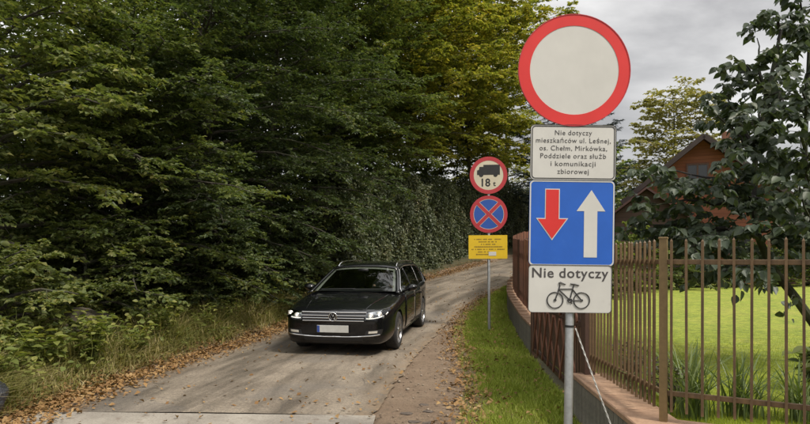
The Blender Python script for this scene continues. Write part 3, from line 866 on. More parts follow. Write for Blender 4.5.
def flat_shape(name, poly, y, mat, parent, cx=0, cz=0, th=.0012):
    return MB().prism(shift(poly, cx, cz), y, y - th).build(name, mat, parent)
def ring_shape(name, outer, inner, y, mat, parent, cx=0, cz=0, th=.0012):
    n = len(outer); mb = MB()
    V = [(x + cx, yy, z + cz) for yy in (y, y - th) for P in (outer, inner) for x, z in P]
    F = []
    for i in range(n):
        j = (i + 1) % n
        F += [(i, j, n + j, n + i), (2 * n + i, 3 * n + i, 3 * n + j, 2 * n + j), (i, 2 * n + i, 2 * n + j, j), (n + i, n + j, 3 * n + j, 3 * n + i)]
    mb.add(V, F); return mb.build(name, mat, parent)
def text_mesh(name, body, size, y, mat, parent, cx, cz, spacing=1.0, width=None, bold=0.0):
    cu = bpy.data.curves.new(name, 'FONT'); cu.body = body; cu.size = size; cu.align_x = 'CENTER'; cu.align_y = 'CENTER'
    cu.space_character = spacing; cu.space_word = .85; cu.extrude = .0004; cu.offset = bold; cu.resolution_u = 3
    to = bpy.data.objects.new('tmp_text', cu); COL.objects.link(to)
    bpy.context.view_layer.update()
    me = bpy.data.meshes.new_from_object(to.evaluated_get(bpy.context.evaluated_depsgraph_get()))
    bpy.data.objects.remove(to); me.name = name
    V = np.zeros(len(me.vertices) * 3, np.float32); me.vertices.foreach_get('co', V); V = V.reshape(-1, 3)
    mid = (V[:, 0].max() + V[:, 0].min()) / 2; wd = V[:, 0].max() - V[:, 0].min()
    sx = (width / wd) if width else 1.0
    W = np.stack([(V[:, 0] - mid) * sx + cx, y - V[:, 2] - .0004, V[:, 1] + cz], 1)
    me.vertices.foreach_set('co', W.ravel().astype(np.float32)); me.materials.clear(); me.materials.append(mat); me.update()
    return obj(name, me, parent)

def plate(name, poly, cx, cz, mat, parent, y=-.040, th=.004):
    p = MB().prism(shift(poly, cx, cz), y, y + th).build(name, mat, parent)
    inner = [(x * .985, z * .985) for x, z in poly]
    MB().prism(shift(inner, cx, cz), y + th + .001, y + th + .007).build('back_stiffener', M_SIGNBACK, p)
    return p
def clamp(z, parent, yf=-.034):
    mb = MB()
    mb.lathe([(.034, -.018), (.037, -.018), (.037, .018), (.034, .018)], 16, 'z', (0, 0, z), close=False)
    mb.box((0, -.033, z), (.16, .006, .034), 0, .002)
    for sx in (-.05, .05): mb.tube([(sx, -.0335, z), (sx, -.020, z)], .006, 6)
    mb.build('clamp', M_GALV, parent, 40)

# ------------------------------------------------------------------ the near sign post
sx_, sy_ = 1.16, 4.29
near = thing('road_sign', (sx_, sy_, bank_h(sx_, sy_) - .02), (0, R(0.75), 0))
zg = near.location[2]
MB().lathe([(.0302, -.35), (.0302, 2.72), (.027, 2.725)], 20).build('pole', M_GALV, near, 40)
K = 4.29 / 600
def zpx(y): return 1.6 - (y - 258) * K - zg
Y0 = -.040
# prohibition disc
dz = zpx(72); dp = plate('prohibition_disc', circle(.393), 0, dz, M_WHITE, near)
ring_shape('red_rim', circle(.3925), circle(.315), Y0 - .0005, M_RED, dp, 0, dz, .002)
ring_shape('edge_bead', circle(.398), circle(.3926), Y0 + .006, M_REDD, dp, 0, dz, .012)
# residents' plate
zt = zpx(153.5); tp_ = plate('text_plate', rounded(.604, .390, .030), 0, zt, M_WHITE, near)
ring_shape('border_line', rounded(.588, .374, .026), rounded(.576, .362, .021), Y0 - .0005, M_BLACK, tp_, 0, zt)
ring_shape('edge_bead', rounded(.608, .394, .032), rounded(.6035, .3895, .030), Y0 + .004, M_BLACK, tp_, 0, zt, .008)
lines = [('Nie dotyczy', .262), ('mieszkańców ul. Leśnej,', .530), ('os. Chełm, Mirkówka,', .478), ('Poddziele oraz służb', .465), ('i komunikacji', .318), ('zbiorowej', .222)]
for i, (tx, w_) in enumerate(lines):
    text_mesh('lettering', tx, .0495, Y0 - .001, M_TEXT, tp_, 0, zt + .138 - i * .0548, 1.12, w_, 0.0)
# priority plate
zb = zpx(223.5); bp = plate('priority_plate', rounded(.604, .606, .032), -.004, zb, M_BLUE, near)
ring_shape('border_line', rounded(.600, .602, .031), rounded(.582, .584, .024), Y0 - .0005, M_WHITE, bp, -.004, zb)
u = .604 / 238
def zz(P): return [((x - 165) * u - .004, (151 - y) * u + zb) for x, y in P]
ra = [(92, 58), (128, 58), (128, 140), (150, 140), (110, 195), (70, 140), (92, 140)]
rc = (110, 126)
ro = [(89.5, 55.5), (130.5, 55.5), (130.5, 137.5), (155, 137.5), (110, 199.5), (65, 137.5), (89.5, 137.5)]
MB().prism(zz(ro), Y0 - .0005, Y0 - .0018).build('arrow_outline', M_WHITE, bp)
o_ = MB().prism(zz(ra), Y0 - .0022, Y0 - .0034).build('arrow', M_RED, bp); o_['label'] = 'red arrow pointing down'
wa = [(219, 58), (258, 117), (236, 117), (236, 246), (199, 246), (199, 117), (178, 117)]
o_ = MB().prism(zz(wa), Y0 - .0005, Y0 - .0018).build('arrow', M_WHITE, bp); o_['label'] = 'white arrow pointing up'
# bicycle plate
zc_ = zpx(288.5); cp = plate('bicycle_plate', rounded(.588, .336, .028), -.010, zc_, M_WHITE, near)
ring_shape('edge_bead', rounded(.592, .340, .029), rounded(.5875, .3355, .028), Y0 + .004, M_BLACK, cp, -.010, zc_, .008)
text_mesh('lettering', 'Nie dotyczy', .098, Y0 - .001, M_TEXT, cp, -.010, zc_ + .108, 1.1, .540, .0012)
def bz(x, y): return ((x - 165) * u - .004, Y0 - .0035, (334 - y) * u + zc_)
mb = MB()
def stroke(pts, w=.0042): mb.tube([bz(*p) for p in pts], w, 6)
for cx in (121, 195):
    mb.tube([bz(cx + 22 * math.cos(2 * PI * k / 32), 366 + 22 * math.sin(2 * PI * k / 32)) for k in range(32)], .0040, 6, closed=True)
    mb.tube([bz(cx + 3 * math.cos(2 * PI * k / 10), 366 + 3 * math.sin(2 * PI * k / 10)) for k in range(10)], .0030, 6, closed=True)
stroke([(121, 366), (128, 346), (134, 326), (131, 318), (148, 321)]); stroke([(131, 318), (136, 316), (150, 322)], .0045)
stroke([(132, 335), (170, 334)]); stroke([(133, 338), (162, 365)]); stroke([(173, 322), (167, 345), (162, 366)])
stroke([(162, 366), (195, 366)]); stroke([(170, 336), (195, 366)]); stroke([(164, 320), (176, 321), (187, 324)], .0062)
mb.tube([bz(162 + 5 * math.cos(2 * PI * k / 12), 366 + 5 * math.sin(2 * PI * k / 12)) for k in range(12)], .0055, 6, closed=True)
mb.tube([bz(162, 366), bz(168, 375)], .004, 6)
mb.build('bicycle_symbol', M_BLACK, cp)
for z in (dz + .12, dz - .2, zt, zb + .17, zb - .17, zc_): clamp(z, near)
MB().lathe([(.0335, -.008), (.0335, .008)], 16, 'z', (0, 0, zpx(326)), close=False).build('cable_band', M_BLACK, near)
tag(near, 'tall near sign post with red rimmed blank disc, blue arrows plate and bicycle plate', 'road sign')
# thin braided cable from the post to the ground
c0 = Vector((sx_ + .034 + .02, sy_ - .02, zpx(328) + zg)); c1 = Vector((1.615, 4.22, 0.0))
mb = MB()
N_ = 90
for ph in (0, PI):
    mb.tube([c0.lerp(c1, t / N_) + Vector((.0035 * math.cos(t * .9 + ph), .0035 * math.sin(t * .9 + ph), -.02 * math.sin(PI * t / N_))) for t in range(N_ + 1)], .0036, 5)
M_CABLE = paint('pale_steel_cable', (.55, .54, .52), .5, .2, 60, .3)
o_ = mb.build('cable', M_CABLE, None, 60)
tag(o_, 'thin pale twisted cable slanting from the near sign post to the ground', 'cable')

# ------------------------------------------------------------------ the far sign post
fx, fy = 1.81, 12.9
far = thing('road_sign', (fx, fy, bank_h(fx, fy) - .02), (0, R(-.3), R(-4)))
zg2 = far.location[2]; K2 = 12.9 / 600
def z2(y): return 1.6 - (y - 258) * K2 - zg2
MB().lathe([(.0302, -.35), (.0302, z2(160)), (.027, z2(160) + .005)], 16).build('pole', M_GALV, far, 40)
d1 = z2(175.5); p1 = plate('weight_limit_disc', circle(.40), 0, d1, M_CREAM, far)
ring_shape('red_rim', circle(.3995), circle(.315), Y0 - .0005, M_REDD, p1, 0, d1, .002)
tk = MB()
TK = [(-.225, -.055), (-.225, .035), (-.19, .045), (-.175, .105), (-.10, .105), (-.10, .145), (.225, .145), (.225, -.055)]
tk.prism([(x * 1.08, z * 1.08 + d1 + .068) for x, z in TK], Y0 - .001, Y0 - .0025)
for wx in (-.155, .15): tk.prism([(x + wx, z + d1 + .010) for x, z in circle(.046, 20)], Y0 - .0029, Y0 - .0042)
tk.build('truck_symbol', M_BLACK, p1)
text_mesh('lettering', '18', .235, Y0 - .001, M_BLACK, p1, -.055, d1 - .165, 1.05, .185, .006)
text_mesh('lettering', 't', .15, Y0 - .001, M_BLACK, p1, .125, d1 - .185, 1.0, None, .004)
d2 = z2(214.3); p2 = plate('no_stopping_disc', circle(.40), 0, d2, M_BLUED, far)
ring_shape('red_rim', circle(.3995), circle(.325), Y0 - .0005, M_REDD, p2, 0, d2, .002)
ring_shape('white_line', circle(.325), circle(.316), Y0 - .0004, M_CREAM, p2, 0, d2, .001)
for sg in (1, -1):
    a = .328 / math.sqrt(2); h = .026
    P = [(-a - h, sg * (-a) + sg * h), (-a + h, sg * (-a) - sg * h), (a + h, sg * a - sg * h), (a - h, sg * a + sg * h)]
    yy = Y0 - (.0022 if sg > 0 else .0036)
    MB().prism(shift([(x * 1.0, z) for x, z in P], 0, d2), yy, yy - .0008).build('red_bar', M_REDD, p2)
    w2 = [(x * 1, z) for x, z in [(-a - h - .008, sg * (-a) + sg * (h + .008)), (-a + h + .008, sg * (-a) - sg * (h + .008)), (a + h + .008, sg * a - sg * (h + .008)), (a - h - .008, sg * a + sg * (h + .008))]]
    MB().prism(shift([(x * .93, z * .93) for x, z in w2], 0, d2), yy + .0013, yy + .0006).build('bar_outline', M_CREAM, p2)
d3 = z2(247); p3 = plate('yellow_notice', rounded(.825, .505, .008), -.02, d3, M_YELLOW, far)
rgx = random.Random(8)
PRN = paint('notice_print', (.20, .13, .02), .5, .2, 40)
for i, (x0, x1) in enumerate([(-.29, .27), (-.20, .18), (-.145, .14), (-.29, .29), (-.35, .35), (-.21, .02), (-.31, .01)]):
    mb = MB(); x = x0
    while x < x1:
        w_ = rgx.uniform(.012, .022)
        if rgx.random() > .14: mb.box((x + w_ / 2 - .02, Y0 - .0012, d3 + .165 - i * .054), (w_, .001, rgx.uniform(.020, .028)))
        x += w_ + .007
    mb.build('print_line', PRN, p3)
flat_shape('sticker', rounded(.16, .085, .01), Y0 - .002, M_WHITE, p3, .075, d3 - .145)
for z in (d1 + .1, d1 - .15, d2 + .1, d2 - .15, d3): clamp(z, far)
tag(far, 'farther sign post on the verge with truck ban disc, blue cross disc and yellow notice', 'road sign')

# ------------------------------------------------------------------ garden wall, railings, gate
def rust_paint(name, c, rustc, amt=.55, rough=.6, scale=6, vary=0.0):
    m, nt, b = new_mat(name)
    f = noise(nt, scale, 8, .7, stretch=(1, 1, .35)); g = noise(nt, scale * 5, 5, .7)
    col = mixc(nt, ramp(nt, f, [(amt - .08, (0, 0, 0)), (amt + .10, (1, 1, 1))]), c, rustc)
    col = mixc(nt, .5, col, ramp(nt, g, [(.3, (.65, .65, .65)), (.7, (1.25, 1.25, 1.25))]), 'MULTIPLY')
    if vary:
        oi = nt.nodes.new('ShaderNodeObjectInfo'); col = mixc(nt, vary, col, ramp(nt, oi.outputs['Random'], [(0, (.45, .45, .45)), (1, (1.35, 1.3, 1.25))]), 'MULTIPLY')
    nt.links.new(col, b.inputs['Base Color']); b.inputs['Roughness'].default_value = rough
    bump(nt, b, g, .25, .004)
    return m
M_BAR = rust_paint('brown_painted_iron', (.115, .070, .034), (.185, .112, .050), .52)
M_POST = rust_paint('olive_brown_post', (.190, .125, .050), (.125, .072, .034), .62)
M_DKPOST = rust_paint('dark_brown_post', (.065, .032, .022), (.10, .05, .03), .6)
M_GATE = rust_paint('dark_brown_gate_boards', (.075, .044, .030), (.11, .060, .036), .55, .65)
M_LATT = rust_paint('reddish_lattice_wood', (.20, .085, .050), (.14, .062, .038), .55, .65)
M_BOARD = rust_paint('red_brown_fence_boards', (.165, .066, .040), (.110, .048, .032), .55, .65, vary=.75)
def slab_mat(name, a, b_, sc=7):
    m, nt, b = new_mat(name)
    f = noise(nt, sc, 8, .7); g = noise(nt, sc * 6, 5, .75); oi = nt.nodes.new('ShaderNodeObjectInfo')
    col = ramp(nt, f, [(.3, a), (.7, b_)])
    col = mixc(nt, .6, col, ramp(nt, g, [(.3, (.62, .6, .6)), (.7, (1.25, 1.25, 1.25))]), 'MULTIPLY')
    col = mixc(nt, .5, col, ramp(nt, oi.outputs['Random'], [(0, (.72, .72, .72)), (1, (1.2, 1.18, 1.15))]), 'MULTIPLY')
    nt.links.new(col, b.inputs['Base Color']); b.inputs['Roughness'].default_value = .9
    bump(nt, b, g, .5, .006)
    return m
M_CAP = slab_mat('terracotta_cap', (.24, .145, .090), (.36, .235, .155))
M_BLOCK = slab_mat('grey_palisade', (.12, .112, .095), (.22, .205, .175))
M_CORE = slab_mat('wall_mortar', (.14, .13, .115), (.20, .19, .17))

CAPZ = .432
def dir2(p, q):
    d = np.array(q, float) - np.array(p, float); L = np.linalg.norm(d); return d / L, L
_blk = {}
def wall_run(name, label, pts, top=CAPZ, thick=.33, follow=False, block=.125, slab=.5, maxblocks=300, setback=.0):
    """low retaining wall: core, row of upright blocks on the road side, cap slabs. pts run along the road-side face"""
    root = thing(name, (pts[0][0], pts[0][1], 0)); ox, oy = pts[0]
    core = MB(); nb = 0
    for p, q in zip(pts[:-1], pts[1:]):
        d, L = dir2(p, q); nrm = np.array([-d[1], d[0]])           # inward (garden) side
        a = math.atan2(d[1], d[0]); zb0 = ground_z((p[1] + q[1]) / 2) if follow else 0.0
        zt = top + (zb0 if follow else 0)
        mid = (np.array(p) + np.array(q)) / 2 + nrm * (thick / 2 + .02) - np.array([ox, oy])
        core.box((mid[0], mid[1], (zt - .05 + zb0 - .3) / 2), (L, thick - .06, zt - .05 - zb0 + .3), a)
        k = max(1, round(L / block)); bl = L / k
        for i in range(k):
            c = np.array(p) + d * (i + .5) * bl + nrm * .02 - np.array([ox, oy])
            key = round(zt - zb0, 2)
            if (key, round(bl, 3)) not in _blk:
                _blk[(key, round(bl, 3))] = MB().box((0, 0, 0), (bl - .012, .085, zt - zb0 + .20), 0, .012).mesh('palisade_block', M_BLOCK)
            o = obj('palisade_block', _blk[(key, round(bl, 3))], root); o.location = (c[0], c[1], (zt - .052 + zb0 - .25) / 2 - .0 + .0); o.rotation_euler[2] = a + rngp.gauss(0, .012)
            o.location.z = zt - .052 - (zt - zb0 + .20) / 2
            nb += 1
        k = max(1, round(L / slab)); sl = L / k
        for i in range(k):
            c = np.array(p) + d * (i + .5) * sl + nrm * (thick / 2 - .03) - np.array([ox, oy])
            o = MB().box((0, 0, 0), (sl - .008, thick + .02, .05), 0, .008).build('cap_slab', M_CAP, root)
            o.location = (c[0], c[1], zt - .025); o.rotation_euler = (rngp.gauss(0, .006), rngp.gauss(0, .004), a)
    core.build('core', M_CORE, root)
    tag(root, label, 'wall')
    return root
rngp = random.Random(21)

CORNER = (1.852, 4.30); PB = (1.842, 6.02); FD = np.array([.862, -.507])
# road-side face runs in front (left) of the railing; cap overhangs it
wall_run('low_wall', 'low grey block wall with terracotta cap under the near railing', [(1.735, 6.12), (1.660, 4.18), (1.660 + .862 * 2.6, 4.18 - .507 * 2.6)][::1], CAPZ)
far_pts = [tuple(p) for p in path_interp(WALL_PATH, 26)]
wall_run('low_wall', 'curved low wall with terracotta cap beyond the gate', far_pts[::-1], .50, .34, True, .16, .6)

bar_me = None
def bar_mesh(h, w):
    mb = MB()
    hw = w / 2
    V = [(-hw, -hw, 0), (hw, -hw, 0), (hw, hw, 0), (-hw, hw, 0), (-hw, -hw, h - w), (hw, -hw, h - w), (hw, hw, h - w), (-hw, hw, h - w), (0, 0, h)]
    mb.add(V, [(3, 2, 1, 0), (0, 1, 5, 4), (1, 2, 6, 5), (2, 3, 7, 6), (3, 0, 4, 7), (4, 5, 8), (5, 6, 8), (6, 7, 8), (7, 4, 8)])
    return mb.mesh('bar', M_BAR)
BARH = 1.735 - .505
bar_me = bar_mesh(BARH, .017)
def railing(name, label, p, q, gap=.098, group=None, posts=(True, True), first=.5):
    d, L = dir2(p, q); a = math.atan2(d[1], d[0]); nrm = np.array([d[1], -d[0]])
    root = thing(name, (p[0], p[1], CAPZ), (0, 0, a))
    z0 = CAPZ
    for z, h in ((.636, .036), (1.572, .036)):
        MB().box((L / 2, 0, z - z0), (L - .052, .022, h), 0, .003).build('rail', M_BAR, root)
    n = int(L / gap)
    for i in range(n):
        x = gap * (i + first)
        if x > L - .05: break
        o = obj('bar', bar_me, root); o.location = (x, -.0195, .505 - z0 + rngp.uniform(-.006, .006)); o.rotation_euler = (rngp.gauss(0, .004), rngp.gauss(0, .004), rngp.gauss(0, .05))
    for k, on in enumerate(posts):
        if on:
            mb = MB(); mb.box((0 if k == 0 else L, 0, (1.735 + .008 - z0) / 2 - .02), (.052, .052, 1.735 - z0 + .05), 0, .004)
            mb.box((0 if k == 0 else L, 0, 1.735 - z0 + .008), (.060, .060, .014), 0, .003)
            mb.build('post', M_POST, root)
    tag(root, label, 'railing', group)
    return root
railing('iron_railing', 'brown iron railing in front of the lawn at the right edge', CORNER, tuple(np.array(CORNER) + FD * 1.98), .0985, 'garden railings', (True, True), .55)
r2 = railing('iron_railing', 'brown iron railing running back from the corner post to the gate', tuple(np.array(PB) + np.array([0, -.07])), (CORNER[0], CORNER[1] + .028), .083, 'garden railings', (False, False), .5)

# boarded fence on the curved wall beyond the gate
fb = thing('board_fence', (far_pts[0][0], far_pts[0][1], .5)); ox, oy = far_pts[0]
bme = MB().box((0, 0, 0), (.085, .022, 1.36), 0, .004).mesh('board', M_BOARD)
dense = path_interp(WALL_PATH, 600); seg = np.linalg.norm(np.diff(dense, axis=0), axis=1); cum = np.concatenate([[0], np.cumsum(seg)])
s = .12
while s < 14.5:
    x, y = np.interp(s, cum, dense[:, 0]), np.interp(s, cum, dense[:, 1])
    x2, y2 = np.interp(s + .05, cum, dense[:, 0]), np.interp(s + .05, cum, dense[:, 1])
    a = math.atan2(y2 - y, x2 - x); nx_, ny_ = math.sin(a), -math.cos(a)
    o = obj('board', bme, fb); o.location = (x + nx_ * .15 - ox, y + ny_ * .15 - oy, ground_z(y) + .03 + .70 + rngp.uniform(-.025, .02)); o.rotation_euler[2] = a + rngp.gauss(0, .08)
    s += .118
for z in (.28, 1.12):
    mb = MB()
    for k in range(24):
        s0, s1 = .06 + k * .605, .06 + (k + 1) * .605
        P = []
        for s_ in (s0, s1):
            x, y = np.interp(s_, cum, dense[:, 0]), np.interp(s_, cum, dense[:, 1]); x2, y2 = np.interp(s_ + .05, cum, dense[:, 0]), np.interp(s_ + .05, cum, dense[:, 1])
            a = math.atan2(y2 - y, x2 - x); P.append((x + math.sin(a) * .19 - ox, y - math.cos(a) * .19 - oy, ground_z(y) + z))
        mb.beam(P[0], P[1], .03, .06)
    mb.build('rail', M_DKPOST, fb)
tag(fb, 'red brown board fence on the curved wall beyond the gate', 'fence')

# gate
GA, GB = np.array([1.855, 6.17]), np.array([2.075, 9.62])
gd, GL = dir2(GA, GB); ga = math.atan2(gd[1], gd[0])
gate = thing('driveway_gate', (GA[0], GA[1], 0), (0, 0, ga))
for z in (.13, 1.64): MB().box((GL / 2, 0, z), (GL - .04, .05, .055), 0, .004).build('frame_rail', M_DKPOST, gate)
MB().box((GL / 2, 0, .90), (GL - .14, .046, .05), 0, .004).build('frame_rail', M_DKPOST, gate)
for x in (.045, GL - .045): MB().box((x, 0, .885), (.05, .054, 1.56), 0, .004).build('frame_stile', M_DKPOST, gate)
gb = MB().box((0, 0, 0), (.105, .018, 1.44), 0, .003).mesh('board', M_GATE)
x = .14
while x < GL - .1:
    o = obj('board', gb, gate); o.location = (x, -.034, .885); x += .128
cell = .43; k = 0
x = .12
while x + cell < GL - .02:
    for (za, zb2) in ((.17, .87), (.93, 1.60)):
        for sg in (0, 1):
            y_ = .058 + .017 * sg
            mb = MB(); mb.beam((x if sg == 0 else x + cell, y_, za), (x + cell if sg == 0 else x, y_, zb2), .05, .015, (0, 1, 0))
            mb.build('lattice_slat', M_LATT, gate)
    x += cell
tag(gate, 'dark brown driveway gate with crossed lattice slats behind the near sign', 'gate')
pm = MB(); pm.box((0, 0, .88), (.10, .10, 1.80), 0, .006); pm.box((0, 0, 1.795), (.118, .118, .03), 0, .008)
for (x, y), lb in (((PB[0] + .01, PB[1] + .03), 'dark brown square gate post between the railing and the gate'), ((2.10, 9.745), 'dark brown square gate post at the end of the curved wall')):
    o = pm.build('gate_post', M_DKPOST); o.location = (x, y, 0); tag(o, lb, 'gate post', 'gate posts')

# ------------------------------------------------------------------ broken asphalt bits on the shoulder, rubbish bag, stone
M_TAR = paint('broken_asphalt', (.085, .066, .052), .8, .3, 40, bumpv=.5)
for i, (px_, py_, w_) in enumerate([(407, 413, 11), (424, 404, 9), (416, 421, 13), (428, 411, 10), (430, 422, 12)]):
    yy = 960 / (py_ - 258); xx = (px_ - 405) / 600 * yy
    bm = bmesh.new(); bmesh.ops.create_icosphere(bm, subdivisions=1, radius=.5)
    rr_ = random.Random(i)
    for v in bm.verts: v.co = Vector((v.co.x * w_ / 600 * yy * 1.3 * rr_.uniform(.6, 1.3), v.co.y * .10 * rr_.uniform(.5, 1.5), v.co.z * .016))
    me = bpy.data.meshes.new('asphalt_chunk'); bm.to_mesh(me); bm.free(); me.materials.append(M_TAR)
    o = obj('asphalt_chunk', me); o.location = (xx, yy, -.006); o.rotation_euler[2] = rr_.uniform(-.5, .5)
    tag(o, 'small dark flake of broken asphalt pressed into the dirt shoulder', 'asphalt chunk', 'dark asphalt flakes on the shoulder')

def rubbish_bag():
    bm = bmesh.new(); bmesh.ops.create_icosphere(bm, subdivisions=5, radius=1)
    rg = np.random.default_rng(4)
    from mathutils import noise as mn
    for v in bm.verts:
        p = v.co.copy(); n_ = mn.noise(p * 2.1) * .16 + mn.ridged_multi_fractal(p * 3.2, .9, 2.1, 4, 1.0, 2.0) * .055
        q = p * (1 + n_)
        k = max(0, p.z) ** 3
        v.co = Vector((q.x * .27 * (1 - .55 * k), q.y * .25 * (1 - .55 * k), max(-.0, (q.z + .85) * .25)))
    me = bpy.data.meshes.new('rubbish_bag'); bm.to_mesh(me); bm.free()
    for p in me.polygons: p.use_smooth = True
    m, nt, b = new_mat('dark_plastic_film'); f = noise(nt, 9, 6, .6, stretch=(1, 1, 2.5))
    nt.links.new(ramp(nt, f, [(.3, (.02, .021, .024)), (.7, (.05, .052, .058))]), b.inputs['Base Color']); b.inputs['Roughness'].default_value = .22
    bump(nt, b, f, .9, .04); me.materials.append(m)
    o = obj('rubbish_bag', me); o.location = (-4.15, 5.75, float(bank_h(-4.15, 5.75)) - .01)
    tag(o, 'crumpled dark plastic bag at the bottom left corner beside the fallen leaves', 'bag')
rubbish_bag()
def boulder():
    bm = bmesh.new(); bmesh.ops.create_icosphere(bm, subdivisions=4, radius=1)
    from mathutils import noise as mn
    for v in bm.verts:
        p = v.co.copy(); q = p * (1 + mn.fractal(p * 1.4, .8, 2.0, 5) * .22)
        v.co = Vector((q.x * .50, q.y * .34, q.z * .30))
    me = bpy.data.meshes.new('boulder'); bm.to_mesh(me); bm.free()
    me.materials.append(slab_mat('brown_grey_stone', (.060, .050, .038), (.125, .105, .080), 6))
    for p in me.polygons: p.use_smooth = True
    o = obj('boulder', me); o.location = (-5.05, 9.5, float(bank_h(-5.05, 9.5)) + .22); o.rotation_euler = (.1, .2, .3)
    tag(o, 'brown grey stone half hidden in the grass under the trees', 'stone')
boulder()

# ------------------------------------------------------------------ the black estate car (front at y=0, rear towards +y)
def car_paint():
    m, nt, b = new_mat('black_car_paint')
    f = noise(nt, 3, 5, .6); d = noise(nt, 30, 5, .7)
    nt.links.new(ramp(nt, f, [(.3, (.002, .0023, .003)), (.7, (.004, .0045, .006))]), b.inputs['Base Color'])
    b.inputs['Roughness'].default_value = .4; b.inputs['Coat Weight'].default_value = .9; b.inputs['Coat Roughness'].default_value = .04
    b.inputs['Specular IOR Level'].default_value = .1
    return m
M_CAR = car_paint()
M_CHROME = paint('chrome', (.80, .80, .80), .12, .05, 12, 1.0)
M_TRIM = paint('black_plastic_trim', (.012, .012, .013), .5, .2, 20)
M_GLOSSBLK = paint('gloss_black_grille', (.006, .006, .007), .25, .1, 20)
M_TYRE = paint('tyre_rubber', (.020, .019, .018), .85, .3, 24, dirt=((.06, .05, .04), .58))
M_RIM = paint('alloy_rim', (.42, .42, .43), .3, .1, 18, .9)
M_RIMD = paint('dark_wheel_well', (.006, .006, .006), .9, .2, 10)
M_PLATE = paint('number_plate_white', (.50, .50, .47), .4, .12, 8)
M_PLATEB = paint('number_plate_blue', (.03, .07, .30), .4, .08, 10)
M_LINER = paint('pale_cabin_lining', (.46, .45, .40), .8, .08, 12)
M_SEAT = paint('dark_seat_cloth', (.025, .025, .028), .9, .25, 40)
M_DASH = paint('dark_dashboard', (.020, .020, .022), .7, .2, 30)
def glass_mat(name, tint, refl=.06):
    m, nt, b = new_mat(name); nt.nodes.remove(b)
    tr = nt.nodes.new('ShaderNodeBsdfTransparent'); tr.inputs['Color'].default_value = rgba(tint)
    gl = nt.nodes.new('ShaderNodeBsdfGlossy'); gl.inputs['Roughness'].default_value = .02
    fr = nt.nodes.new('ShaderNodeFresnel'); fr.inputs['IOR'].default_value = 1.5
    nz = noise(nt, 4, 3, .5); cc = ramp(nt, nz, [(.3, (.85, .85, .85)), (.7, (1, 1, 1))]); nt.links.new(cc, gl.inputs['Color'])
    mx = nt.nodes.new('ShaderNodeMixShader'); nt.links.new(fr.outputs[0], mx.inputs['Fac']); nt.links.new(tr.outputs[0], mx.inputs[1]); nt.links.new(gl.outputs[0], mx.inputs[2])
    nt.links.new(mx.outputs[0], nt.nodes['Material Output'].inputs['Surface'])
    return m
M_GLASS = glass_mat('windscreen_glass', (.50, .55, .52))
M_GLASSD = glass_mat('dark_side_glass', (.14, .16, .16))
M_LAMPGL = glass_mat('headlamp_glass', (.92, .94, .95))
def emit(name, c, s):
    m, nt, b = new_mat(name); b.inputs['Base Color'].default_value = rgba((.7, .7, .7)); b.inputs['Emission Color'].default_value = rgba(c); b.inputs['Emission Strength'].default_value = s
    return m
M_LED = emit('lit_headlamp', (1.0, .90, .75), .55)
M_REFL = paint('lamp_reflector', (.80, .77, .70), .35, .08, 14, .6)

car = thing('estate_car', (0, 0, 0))
cy = [0.0, .035, .11, .26, .52, .92, 1.28, 1.8, 2.5, 3.2, 3.71, 4.2, 4.5, 4.68, 4.765]
cw = [.70, .765, .825, .868, .902, .915, .916, .916, .916, .916, .915, .900, .87, .82, .75]
czb = [.27, .210, .180, .18, .18, .18, .18, .18, .18, .18, .18, .20, .23, .27, .33]
czc = [.67, .742, .785, .825, .868, .915, .965, .94, .94, .95, .96, .975, .985, .95, .88]
czs = [.63, .690, .725, .768, .812, .862, .918, .945, .958, .970, .982, .995, .99, .95, .86]
def sect(i):
    w, zb, zc, zs = cw[i], czb[i], czc[i], czs[i]; h = zs - zb
    return [(0, zb), (.55 * w, zb), (.90 * w, zb + .012), (.975 * w, zb + .12 * h), (1.0 * w, zb + .34 * h), (.990 * w, zb + .58 * h), (1.0 * w, zb + .80 * h), (.975 * w, zs - .035), (.925 * w, zs), (.55 * w, zs * .35 + zc * .65), (0, zc)]
def make_body():
    mb = MB(); n = None
    rows = []
    for i, y in enumerate(cy):
        half = sect(i); full = half + [(-x, z) for x, z in half[-2:0:-1]]
        n = len(full); rows += [(x, y, z) for x, z in full]
    # inner end rings keep the nose and tail full
    F = []
    m = len(cy)
    for i in range(m - 1):
        for k in range(n): F.append((i * n + k, i * n + (k + 1) % n, (i + 1) * n + (k + 1) % n, (i + 1) * n + k))
    for i, y, dy in ((0, cy[0], -.012), (m - 1, cy[-1], .012)):
        base = len(rows); zc_m = (czb[i] + czc[i]) / 2
        ring = rows[i * n:(i + 1) * n]; rows += [(x * .82, yy + dy, zc_m + (z - zc_m) * .82) for x, yy, z in ring]
        for k in range(n): F.append((i * n + k, i * n + (k + 1) % n, base + (k + 1) % n, base + k))
        F.append(tuple(range(base, base + n)))
    mb.add(rows, F); me = mb.mesh('body', M_CAR)
    o = bpy.data.objects.new('tmp_body', me); COL.objects.link(o)
    sm = o.modifiers.new('s', 'SUBSURF'); sm.levels = 2; sm.render_levels = 2
    cut = MB()
    for y in (.915, 3.70):
        for sg in (1, -1):
            cut.lathe([(.362, .60 * sg), (.362, 1.2 * sg)], 40, 'x', (0, y, .325))
    cme = cut.mesh('cut'); co = bpy.data.objects.new('tmp_cut', cme); COL.objects.link(co)
    bo = o.modifiers.new('b', 'BOOLEAN'); bo.operation = 'DIFFERENCE'; bo.object = co; bo.solver = 'EXACT'
    bpy.context.view_layer.update(); dg = bpy.context.evaluated_depsgraph_get()
    out = bpy.data.meshes.new_from_object(o.evaluated_get(dg)); out.name = 'body'
    bpy.data.objects.remove(o); bpy.data.objects.remove(co)
    for p in out.polygons: p.use_smooth = True
    out.set_sharp_from_angle(angle=R(38))
    out.materials.clear(); out.materials.append(M_CAR)
    return out
body_me = make_body(); body = obj('body', body_me, car)
